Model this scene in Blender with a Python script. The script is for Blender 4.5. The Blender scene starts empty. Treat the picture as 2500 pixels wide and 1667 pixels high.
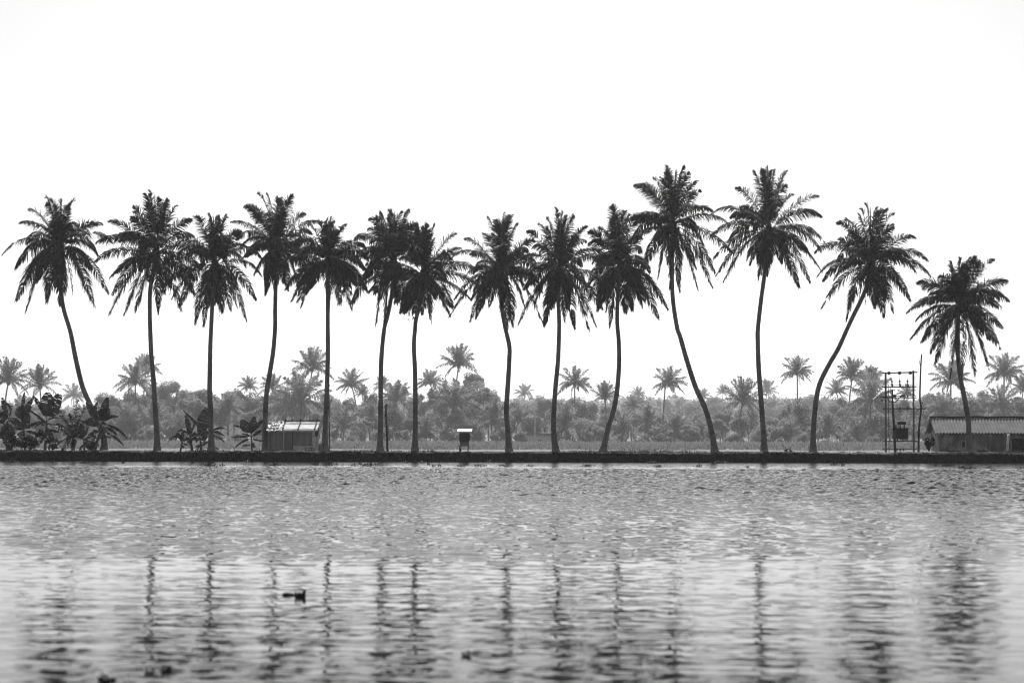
import bpy, math, random
import numpy as np
from mathutils import Vector, Matrix

# ------------------------------------------------------------------ camera, sky, sun, exposure
F = 4000.0            # focal length in photo pixels (photo is 2500 wide)
EYE = 2.48            # camera height above the water
HZ = 1065.0           # horizon row in the photo
D = 160.0             # distance to the embankment
ROLL = 0.0022
sc = bpy.context.scene
col = bpy.data.collections.new("Scene"); sc.collection.children.link(col)
cd = bpy.data.cameras.new("camera"); cam = bpy.data.objects.new("camera", cd); sc.collection.objects.link(cam)
cam.location = (0, 0, EYE); cam.rotation_euler = (math.radians(90), -ROLL, 0)
cd.sensor_width = 36.0; cd.lens = 36.0 * F / 2500.0
cd.shift_y = (HZ - 833.5) / 2500.0
cd.clip_start = 0.5; cd.clip_end = 20000
cd.dof.use_dof = True; cd.dof.focus_distance = 165.0; cd.dof.aperture_fstop = 1.0
sc.camera = cam

SUN_EL, SUN_AZ = math.radians(42), math.radians(0)     # azimuth clockwise from +Y (sun behind the palms)
w = bpy.data.worlds.new("World"); sc.world = w; w.use_nodes = True
nt = w.node_tree; bg = nt.nodes["Background"]
sky = nt.nodes.new("ShaderNodeTexSky"); sky.sky_type = 'NISHITA'; sky.sun_disc = False
sky.sun_elevation = SUN_EL; sky.sun_rotation = SUN_AZ; sky.air_density = 1.2; sky.dust_density = 1.3; sky.ozone_density = 1.0
bw = nt.nodes.new("ShaderNodeRGBToBW")
nt.links.new(sky.outputs[0], bw.inputs[0]); nt.links.new(bw.outputs[0], bg.inputs[0])
bg.inputs[1].default_value = 0.085
sd = bpy.data.lights.new("sun", 'SUN'); sun = bpy.data.objects.new("sun", sd); sc.collection.objects.link(sun)
sd.energy = 5.0; sd.angle = math.radians(0.5); sd.color = (1, 1, 1)
sdir = Vector((math.sin(SUN_AZ) * math.cos(SUN_EL), math.cos(SUN_AZ) * math.cos(SUN_EL), math.sin(SUN_EL)))
sun.rotation_euler = sdir.to_track_quat('Z', 'Y').to_euler(); sun.location = (0, 0, 300)
sc.view_settings.view_transform = 'Standard'; sc.view_settings.look = 'None'
sc.view_settings.exposure = 0.42; sc.view_settings.gamma = 1.0; sc.view_settings.use_curve_mapping = False
sc.cycles.use_denoising = True; sc.cycles.filter_width = 1.1; sc.cycles.sample_clamp_direct = 1.6; sc.cycles.sample_clamp_indirect = 3.0; sc.cycles.max_bounces = 8; sc.cycles.volume_bounces = 3; sc.cycles.transparent_max_bounces = 8
HAZE = 0.000094
BG = 1.4              # distance factor of the hazy belt

# ------------------------------------------------------------------ helpers
def P(px, py, d):
    """a point of the place from where the photo shows it and how far off it stands"""
    py = py - (px - 1250) * ROLL
    return Vector(((px - 1250) / F * d, d, EYE - (py - HZ) / F * d))

def reg(ox, oy, s):
    return lambda x, y: (ox + x / s, oy + y / s)

class MB:
    def __init__(s): s.v = []; s.f = []
    def quad(s, a, b, c, d):
        n = len(s.v); s.v += [a, b, c, d]; s.f.append((n, n + 1, n + 2, n + 3))
    def tri(s, a, b, c):
        n = len(s.v); s.v += [a, b, c]; s.f.append((n, n + 1, n + 2))
    def box(s, x0, x1, y0, y1, z0, z1, M=None):
        n = len(s.v)
        c = [Vector((x, y, z)) for z in (z0, z1) for y in (y0, y1) for x in (x0, x1)]
        if M is not None: c = [M @ p for p in c]
        s.v += c
        for q in ((0, 2, 3, 1), (4, 5, 7, 6), (0, 1, 5, 4), (2, 6, 7, 3), (0, 4, 6, 2), (1, 3, 7, 5)):
            s.f.append(tuple(n + i for i in q))
    def tube(s, pts, rad, k=8, cap=True):
        pts = [Vector(p) for p in pts]; n0 = len(s.v); m = len(pts)
        if not hasattr(rad, '__len__'): rad = [rad] * m
        u = None
        for i, p in enumerate(pts):
            t = (pts[min(i + 1, m - 1)] - pts[max(i - 1, 0)])
            t = t.normalized() if t.length > 1e-9 else Vector((0, 0, 1))
            if u is None:
                u = t.orthogonal().normalized()
            else:
                u = (u - t * u.dot(t)); u = u.normalized() if u.length > 1e-6 else t.orthogonal().normalized()
            v = t.cross(u)
            for j in range(k):
                a = 2 * math.pi * j / k
                s.v.append(p + (u * math.cos(a) + v * math.sin(a)) * rad[i])
        for i in range(m - 1):
            for j in range(k):
                a = n0 + i * k + j; b = n0 + i * k + (j + 1) % k
                s.f.append((a, b, b + k, a + k))
        if cap:
            s.f.append(tuple(n0 + j for j in reversed(range(k)))); s.f.append(tuple(n0 + (m - 1) * k + j for j in range(k)))
    def blob(s, c, r, seg=8, rings=6, jit=0.0, rnd=random):
        pts = []; n0 = len(s.v)
        for i in range(rings + 1):
            th = math.pi * i / rings
            for j in range(seg):
                ph = 2 * math.pi * j / seg; q = 1 + rnd.uniform(-jit, jit)
                s.v.append(Vector((c[0] + r[0] * q * math.sin(th) * math.cos(ph), c[1] + r[1] * q * math.sin(th) * math.sin(ph), c[2] + r[2] * q * math.cos(th))))
        for i in range(rings):
            for j in range(seg):
                a = n0 + i * seg + j; b = n0 + i * seg + (j + 1) % seg
                s.f.append((a, a + seg, b + seg, b))
    def mesh(s, name, mat, smooth=False):
        me = bpy.data.meshes.new(name)
        me.from_pydata([tuple(p) for p in s.v], [], s.f)
        me.materials.append(mat)
        if smooth: me.polygons.foreach_set('use_smooth', [True] * len(me.polygons))
        me.update(); return me
    def build(s, name, mat, parent=None, smooth=False, loc=None):
        """loc: origin; the vertices are given in world space and moved under it"""
        org = Vector(loc) if loc is not None else (parent['_o'] and Vector(parent['_o']) if parent is not None and '_o' in parent else Vector((0, 0, 0)))
        s2 = MB(); s2.v = [Vector(p) - org for p in s.v]; s2.f = s.f
        o = bpy.data.objects.new(name, s2.mesh(name, mat, smooth)); col.objects.link(o)
        if parent is not None: o.parent = parent
        else: o.location = org
        return o

def tag(o, label=None, cat=None, group=None, kind=None):
    if label: o['label'] = label
    if cat: o['category'] = cat
    if group: o['group'] = group
    if kind: o['kind'] = kind
    return o
roots = []
def thing(name, label, cat, loc, group=None):
    o = bpy.data.objects.new(name, None); col.objects.link(o); o.location = loc; o.empty_display_size = 0.3
    o['_o'] = tuple(loc); roots.append(o)
    return tag(o, label, cat, group)

def bez(a, b, c, d, t):
    s = 1 - t
    return a * (s * s * s) + b * (3 * s * s * t) + c * (3 * s * t * t) + d * (t * t * t)

def spline(pts, n):
    """Catmull-Rom through pts"""
    pts = [Vector(p) for p in pts]; out = []
    q = [pts[0] * 2 - pts[1]] + pts + [pts[-1] * 2 - pts[-2]]
    for i in range(len(pts) - 1):
        for j in range(n):
            t = j / n; p0, p1, p2, p3 = q[i:i + 4]
            out.append(0.5 * ((2 * p1) + (p2 - p0) * t + (2 * p0 - 5 * p1 + 4 * p2 - p3) * t * t + (3 * p1 - p0 - 3 * p2 + p3) * t ** 3))
    out.append(pts[-1]); return out

# ------------------------------------------------------------------ materials
def mat(name, c, rough=0.8, spec=0.3, var=0.0, scale=3.0, bump=0.0, bscale=20.0, trans=0.0, metallic=0.0, stretch=(1, 1, 1), detail=5):
    m = bpy.data.materials.new(name); m.use_nodes = True; n = m.node_tree.nodes; l = m.node_tree.links
    b = n['Principled BSDF']; b.inputs['Roughness'].default_value = rough; b.inputs['Metallic'].default_value = metallic
    b.inputs['Specular IOR Level'].default_value = spec
    b.inputs['Base Color'].default_value = (c, c, c, 1)
    tc = n.new('ShaderNodeTexCoord'); mp = n.new('ShaderNodeMapping'); mp.inputs['Scale'].default_value = stretch
    l.new(tc.outputs['Object'], mp.inputs[0])
    if var > 0:
        nz = n.new('ShaderNodeTexNoise'); nz.inputs['Scale'].default_value = scale; nz.inputs['Detail'].default_value = detail
        l.new(mp.outputs[0], nz.inputs['Vector'])
        mr = n.new('ShaderNodeMapRange'); mr.inputs[1].default_value = 0.3; mr.inputs[2].default_value = 0.7
        mr.inputs[3].default_value = c * (1 - var); mr.inputs[4].default_value = min(1.0, c * (1 + var))
        l.new(nz.outputs['Fac'], mr.inputs[0]); l.new(mr.outputs[0], b.inputs['Base Color'])
    if bump > 0:
        nb = n.new('ShaderNodeTexNoise'); nb.inputs['Scale'].default_value = bscale; nb.inputs['Detail'].default_value = 6
        l.new(mp.outputs[0], nb.inputs['Vector'])
        bp = n.new('ShaderNodeBump'); bp.inputs['Strength'].default_value = bump; bp.inputs['Distance'].default_value = 0.05
        l.new(nb.outputs['Fac'], bp.inputs['Height']); l.new(bp.outputs[0], b.inputs['Normal'])
    if trans > 0:
        tr = n.new('ShaderNodeBsdfTranslucent'); tr.inputs[0].default_value = (c * (2.2 if trans > .35 else 1.6),) * 3 + (1,)
        mx = n.new('ShaderNodeMixShader'); mx.inputs[0].default_value = trans
        l.new(b.outputs[0], mx.inputs[1]); l.new(tr.outputs[0], mx.inputs[2]); l.new(mx.outputs[0], n['Material Output'].inputs[0])
    return m

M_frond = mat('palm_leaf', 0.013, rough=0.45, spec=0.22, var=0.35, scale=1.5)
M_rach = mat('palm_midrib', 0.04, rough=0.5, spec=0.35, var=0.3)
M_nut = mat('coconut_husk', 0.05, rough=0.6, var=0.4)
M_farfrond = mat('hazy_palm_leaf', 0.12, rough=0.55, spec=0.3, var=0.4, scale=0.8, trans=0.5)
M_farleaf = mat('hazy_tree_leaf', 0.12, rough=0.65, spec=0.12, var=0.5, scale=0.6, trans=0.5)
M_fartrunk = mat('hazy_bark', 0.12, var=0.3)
M_leaf = mat('shrub_leaf', 0.02, rough=0.6, spec=0.12, var=0.5, scale=4)
M_banana = mat('banana_leaf', 0.02, rough=0.5, spec=0.2, var=0.4, scale=3, trans=0.22)
M_bstem = mat('banana_stem', 0.07, var=0.5, scale=5, bump=0.5)
M_pole = mat('steel_post', 0.11, rough=0.6, var=0.35, scale=4)
M_dark = mat('dark_iron', 0.03, rough=0.6, var=0.3)
M_wood = mat('weathered_pole_wood', 0.045, rough=0.85, var=0.4, stretch=(6, 6, 0.6), bump=0.4)
M_porc = mat('insulator_ceramic', 0.03, rough=0.3, spec=0.5)
M_wire = mat('wire', 0.04, rough=0.5)
M_plank = mat('grey_board', 0.19, rough=0.85, var=0.35, scale=2, stretch=(1, 1, 0.25))
M_plank2 = mat('pale_board', 0.45, rough=0.85, var=0.3, scale=2)
M_tin = mat('zinc_sheet', 0.85, rough=0.5, spec=0.5, var=0.15, scale=1.5)
M_tarp = mat('plastic_tarp', 0.5, rough=0.45, var=0.5, scale=1.8, bump=0.6, bscale=3)
M_thatch = mat('dry_thatch', 0.12, rough=0.9, var=0.6, scale=8)
M_asb = None

def trunk_mat():
    m = mat('palm_trunk_bark', 0.12, rough=0.85, var=0.35, scale=6)
    n = m.node_tree.nodes; l = m.node_tree.links
    tc = [x for x in n if x.type == 'TEX_COORD'][0]
    wv = n.new('ShaderNodeTexWave'); wv.wave_type = 'BANDS'; wv.bands_direction = 'Z'; wv.inputs['Scale'].default_value = 1.6
    wv.inputs['Distortion'].default_value = 3.0; wv.inputs['Detail'].default_value = 3; wv.inputs['Detail Scale'].default_value = 2
    l.new(tc.outputs['Object'], wv.inputs['Vector'])
    bp = n.new('ShaderNodeBump'); bp.inputs['Strength'].default_value = 0.5; bp.inputs['Distance'].default_value = 0.03
    l.new(wv.outputs['Fac'], bp.inputs['Height']); l.new(bp.outputs[0], n['Principled BSDF'].inputs['Normal'])
    big = n.new('ShaderNodeTexNoise'); big.inputs['Scale'].default_value = 0.35; l.new(tc.outputs['Object'], big.inputs['Vector'])
    mul = n.new('ShaderNodeMath'); mul.operation = 'MULTIPLY'
    mr = [x for x in n if x.type == 'MAP_RANGE'][0]
    mr2 = n.new('ShaderNodeMapRange'); mr2.inputs[1].default_value = 0.35; mr2.inputs[2].default_value = 0.65; mr2.inputs[3].default_value = 0.7; mr2.inputs[4].default_value = 1.5
    l.new(big.outputs['Fac'], mr2.inputs[0]); l.new(mr.outputs[0], mul.inputs[0]); l.new(mr2.outputs[0], mul.inputs[1])
    l.new(mul.outputs[0], n['Principled BSDF'].inputs['Base Color'])
    return m
M_trunk = trunk_mat()

# ------------------------------------------------------------------ ground, embankment
BT = 0.95             # bank top
M_ground = mat('ground_soil', 0.09, rough=0.95, var=0.35, scale=0.15, bump=0.5, bscale=2, detail=8)
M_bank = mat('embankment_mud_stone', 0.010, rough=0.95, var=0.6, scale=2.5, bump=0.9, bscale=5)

def build_ground():
    ys = [-120, -20, 60, 150, 158, 160.8, 161.5, 186, 196, 260, 400, 560, 800, 1200, 1800, 2300]
    zs = [-1.3, -1.3, -1.3, -1.3, -1.2, -1.0, 0.90, 0.90, 0.12, 0.12, 0.12, 0.12, 0.2, 0.3, 0.3, 0.3]
    xs = [-1200, -900, -500, -200, -100, -60, -30, 0, 30, 60, 100, 200, 500, 900, 1200]
    mb = MB(); nx = len(xs)
    for y, z in zip(ys, zs):
        for x in xs: mb.v.append(Vector((x, y, z)))
    for j in range(len(ys) - 1):
        for i in range(nx - 1):
            a = j * nx + i; mb.f.append((a, a + 1, a + 1 + nx, a + nx))
    tag(mb.build('ground', M_ground), kind='structure')
build_ground()

def noise1(x, seed, octs=((0.15, 1.0), (0.6, 0.5), (2.1, 0.3), (6.0, 0.15))):
    rs = random.Random(seed); s = 0
    for fr, am in octs:
        for _ in range(3):
            s += am * math.sin(x * fr * rs.uniform(0.7, 1.4) * 2 + rs.uniform(0, 6.28)) / 3
    return s

def build_bank():
    # cross section as rows from the water up the face, across the top, down the back
    xs = np.concatenate([np.arange(-260, -62, 2.0), np.arange(-62, 62, 0.12), np.arange(62, 260, 2.0)])
    prof = [(-0.10, -1.4), (-0.05, -0.15), (-0.14, 0.12), (-0.16, 0.35), (-0.10, 0.60), (-0.03, 0.80), (0.08, BT - 0.06), (0.35, BT), (1.0, BT + 0.03), (2.2, BT + 0.01), (4.5, BT), (9, BT), (25.5, BT), (36.5, 0.0)]
    rs = random.Random(5); nx = len(xs); mb = MB()
    for k, (py, pz) in enumerate(prof):
        ph = rs.uniform(0, 100)
        for x in xs:
            x = float(x); a = 1.0 if 1 < k < 9 else 0.3
            j = noise1(x * 1.0, 11 + k // 2) * 0.10 * a + rs.uniform(-1, 1) * 0.035 * a
            jz = (noise1(x * 1.3, 31) * 0.06 + rs.uniform(-1, 1) * 0.035) * (1 if 4 < k < 12 else 0.4)
            if 815 < x * 25 + 1250 < 880 and 3 <= k <= 6: j += 0.22; jz -= 0.06
            mb.v.append(Vector((x, D + 0.15 + py + j, pz + jz)))
    for k in range(len(prof) - 1):
        for i in range(nx - 1):
            a = k * nx + i; mb.f.append((a, a + 1, a + 1 + nx, a + nx))
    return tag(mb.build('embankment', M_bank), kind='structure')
build_bank()

# top crust of the bank: pale dry earth and short grass catching the sun
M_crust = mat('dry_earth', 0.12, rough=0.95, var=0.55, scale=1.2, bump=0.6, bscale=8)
def build_path():
    xs = np.concatenate([np.arange(-260, -62, 3.0), np.arange(-62, 62, 0.25), np.arange(62, 260, 3.0)])
    rs = random.Random(8); mb = MB(); nx = len(xs)
    for k, (yy, zz) in enumerate([(0.22, 0.02), (0.6, 0.045), (2.0, 0.045), (5.0, 0.04), (25.0, 0.04)]):
        for x in xs:
            x = float(x); e = abs(noise1(x * 1.5, 77)) * 0.5 if k == 0 else 0
            mb.v.append(Vector((x, D + 0.15 + yy + e + rs.uniform(0, 0.12) * (k == 0), BT + zz + noise1(x * 1.3, 31) * 0.06 + rs.uniform(-1, 1) * 0.02)))
    for k in range(4):
        for i in range(nx - 1):
            a = k * nx + i; mb.f.append((a, a + 1, a + 1 + nx, a + nx))
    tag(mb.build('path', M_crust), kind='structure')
build_path()

# ------------------------------------------------------------------ water: real waves, fan-shaped grid
def water_mat():
    m = bpy.data.materials.new('lake_water'); m.use_nodes = True; n = m.node_tree.nodes; l = m.node_tree.links
    b = n['Principled BSDF']; b.inputs['Base Color'].default_value = (0.008, 0.008, 0.008, 1)
    b.inputs['Roughness'].default_value = 0.04; b.inputs['IOR'].default_value = 1.333
    tc = n.new('ShaderNodeTexCoord')
    nz = n.new('ShaderNodeTexNoise'); nz.inputs['Scale'].default_value = 5.0; nz.inputs['Detail'].default_value = 4
    l.new(tc.outputs['Object'], nz.inputs['Vector'])
    sp = n.new('ShaderNodeSeparateXYZ'); l.new(tc.outputs['Object'], sp.inputs[0])
    mr = n.new('ShaderNodeMapRange'); mr.interpolation_type = 'SMOOTHSTEP'
    mr.inputs[1].default_value = 36; mr.inputs[2].default_value = 90; mr.inputs[3].default_value = 0.02; mr.inputs[4].default_value = 0.75
    l.new(sp.outputs[1], mr.inputs[0])
    bp = n.new('ShaderNodeBump'); bp.inputs['Distance'].default_value = 0.05
    l.new(mr.outputs[0], bp.inputs['Strength']); l.new(nz.outputs['Fac'], bp.inputs['Height']); l.new(bp.outputs[0], b.inputs['Normal'])
    return m

def build_water():
    rs = np.random.RandomState(4)
    Y = [14.0]
    while Y[-1] < D + 0.2:
        y = Y[-1]; Y.append(y + min(0.13, max(0.035, 0.035 + (y - 20) * 0.0016)))
    Yd = np.array(Y)
    Yb = np.array([-110., -40., -10., 5.])
    Ya = np.concatenate([Yb, Yd]); ny = len(Ya)
    u = np.linspace(-1, 1, 1001); uo = np.array([1.3, 2, 4, 8])
    U = np.concatenate([-uo[::-1], u, uo]); nx = len(U)
    W = 6.0 + 0.44 * np.maximum(Ya, 0)
    X = U[None, :] * W[:, None]; YY = np.repeat(Ya[:, None], nx, 1)
    dx = W * 2 / 1000; dyv = np.gradient(Ya); 
    sp = np.maximum(dx, dyv)[:, None]
    def sstep(a, b, x): t = np.clip((x - a) / (b - a), 0, 1); return t * t * (3 - 2 * t)
    # wind patches (slow noise in the place)
    def slow(sx, sy, k=6, seed=1):
        r = np.random.RandomState(seed); o = 0
        for _ in range(k):
            o = o + np.sin(X * r.uniform(.5, 1.5) / sx + YY * r.uniform(-1.5, 1.5) / sy + r.uniform(0, 6.28))
        return o / k
    edge = YY + 2.2 * slow(3, 30, 6, 3) + 1.2 * slow(.8, 20, 6, 4)
    calm = 1 - sstep(29.8, 36.0, edge)                      # near, sheltered calm water
    lee = 1 - sstep(0, 1, (D - 24 - YY + 6 * slow(14, 9, 6, 9)) / 16.0)   # calm strip under the bank
    patch = 0.78 + 0.5 * slow(9, 14, 8, 5)
    Z = np.zeros_like(X)
    # long gentle swell, crests along x
    def add(n, l0, l1, ang, slope, mask):
        nonlocal Z
        for _ in range(n):
            L = math.exp(rs.uniform(math.log(l0), math.log(l1))); k = 2 * math.pi / L
            a = rs.normal(0, ang); am = slope / k
            fade = np.clip((L / sp - 2.4) / 1.6, 0, 1)
            ph = rs.uniform(0, 6.28)
            Z += (am * fade * mask) * np.sin(k * (X * math.sin(a) + YY * math.cos(a)) + ph)
    ruf = (1 - calm) * (1 - 0.93 * lee) * np.clip(patch, 0.25, 1.5) * (0.31 + 1.1 * sstep(42, 92, YY))
    cm = (calm + 0.25) * (0.75 + 0.5 * slow(3, 5, 6, 7))
    add(34, 0.16, 0.6, 0.42, CALM_SLOPE, cm)
    add(12, 0.8, 2.5, 0.3, CALM_SLOPE * 0.6, cm)
    add(60, 0.36, 1.0, 0.8, RUF_SLOPE, ruf)
    add(40, 0.3, 0.8, 0.9, RUF_SLOPE * 0.6, ruf)
    add(10, 2.0, 6.0, 0.5, RUF_SLOPE * 0.12, ruf)
    Z[:4] = 0; Z[:, :4] *= 0.0; Z[:, -4:] *= 0.0
    co = np.stack([X, YY, Z], -1).reshape(-1, 3).astype(np.float32)
    i = np.arange(ny - 1)[:, None] * nx + np.arange(nx - 1)[None, :]
    fc = np.stack([i, i + 1, i + 1 + nx, i + nx], -1).reshape(-1).astype(np.int32)
    me = bpy.data.meshes.new('water'); me.vertices.add(len(co)); me.vertices.foreach_set('co', co.ravel())
    nf = len(fc) // 4; me.loops.add(len(fc)); me.loops.foreach_set('vertex_index', fc)
    me.polygons.add(nf); me.polygons.foreach_set('loop_start', np.arange(nf, dtype=np.int32) * 4)
    me.polygons.foreach_set('use_smooth', np.ones(nf, dtype=bool))
    me.update(calc_edges=True); me.materials.append(water_mat())
    o = bpy.data.objects.new('water', me); col.objects.link(o); tag(o, kind='structure')
CALM_SLOPE = 0.0050
RUF_SLOPE = 0.060
build_water()

# ------------------------------------------------------------------ coconut fronds
def frond(mb, mr, p0, p1, p2, p3, rnd, nl=50, lmax=1.5, wid=0.070, droop=0.6, roll=(0.25, 0.7), hside=None, ragged=0.06, r0=0.055, bare=0.17):
    """mb receives the leaflets, mr the midrib"""
    N = 14; cp = [bez(p0, p1, p2, p3, i / N) for i in range(N + 1)]
    mr.tube(cp, [r0 * (1 - 0.82 * i / N) for i in range(N + 1)], 4, cap=False)
    H = hside
    if H is None:
        hv = Vector((p3.x - p0.x, p3.y - p0.y, 0))
        if hv.length < 0.3: hv = Vector((rnd.uniform(-1, 1), rnd.uniform(-1, 1), 0))
        hv.normalize(); H = hv.cross(Vector((0, 0, 1))).normalized()
    gone = rnd.uniform(0.3, 1.0) if rnd.random() < 0.25 else -1
    tw = rnd.uniform(-0.2, 0.2); roll0 = rnd.choice((-1, 1)) * rnd.uniform(*roll); roll1 = roll0 * rnd.uniform(0.6, 1.3)
    for i in range(nl):
        t = bare + (1 - bare) * (i + rnd.uniform(0, 0.8)) / nl
        if t > 1: t = 1
        if gone > 0 and abs(t - gone) < 0.035: continue
        p = bez(p0, p1, p2, p3, t); q = bez(p0, p1, p2, p3, min(1, t + 0.02)) if t < 0.98 else p + (p - bez(p0, p1, p2, p3, t - 0.02))
        T = (q - p); T = T.normalized() if T.length > 1e-6 else Vector((0, 0, -1))
        S = H - T * H.dot(T); S = S.normalized() if S.length > .25 else T.cross(Vector((.3, 1, .1))).normalized(); Nn = S.cross(T).normalized()
        if Nn.z < 0: Nn = -Nn
        s = (t - bare) / (1 - bare); ro = roll0 + roll1 * s
        S, Nn = S * math.cos(ro) + Nn * math.sin(ro), Nn * math.cos(ro) - S * math.sin(ro)
        prof = min(1, 0.55 + 1.6 * s) * (1 - 0.78 * (max(0, s - 0.4) / 0.6) ** 1.3)
        al = math.radians(74 - 50 * s)
        for sg in (-1, 1):
            if rnd.random() < ragged: continue
            L = lmax * prof * rnd.uniform(0.82, 1.12)
            d1 = (T * math.cos(al) + S * (sg * math.sin(al)) + Nn * (0.26 + tw * sg + rnd.uniform(-.3, .3)) + T * rnd.uniform(-.18, .18)).normalized()
            g = droop * rnd.uniform(0.7, 1.35)
            d2 = (d1 + Vector((0, 0, -1)) * g * 1.2).normalized(); d3 = (d2 + Vector((0, 0, -1)) * g * 1.8).normalized()
            a = p; b = a + d1 * L * 0.3; c = b + d2 * L * 0.38; e = c + d3 * L * 0.32
            wv = d1.cross(Nn).normalized() * 0.7 + Nn * rnd.uniform(-.7, .7); wv = wv.normalized() * wid
            mb.quad(a - wv * .35, a + wv * .35, b + wv * .5, b - wv * .5)
            mb.quad(b - wv * .5, b + wv * .5, c + wv * .38, c - wv * .38)
            mb.tri(c - wv * .38, c + wv * .38, e)

def frond_to(mb, mr, c, tip, rnd, sag=0.16, up=0.55, **k):
    v = tip - c; L = v.length
    d0 = (v.normalized() + Vector((0, 0, up))).normalized()
    p1 = c + d0 * L * 0.36
    hv = Vector((v.x, v.y, 0)); hv = hv.normalized() if hv.length > 0.2 else Vector((0, 0, 0))
    p2 = tip - v * 0.22 + Vector((0, 0, 1)) * L * sag - hv * L * 0.04
    frond(mb, mr, c, p1, p2, tip, rnd, **k)

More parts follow.
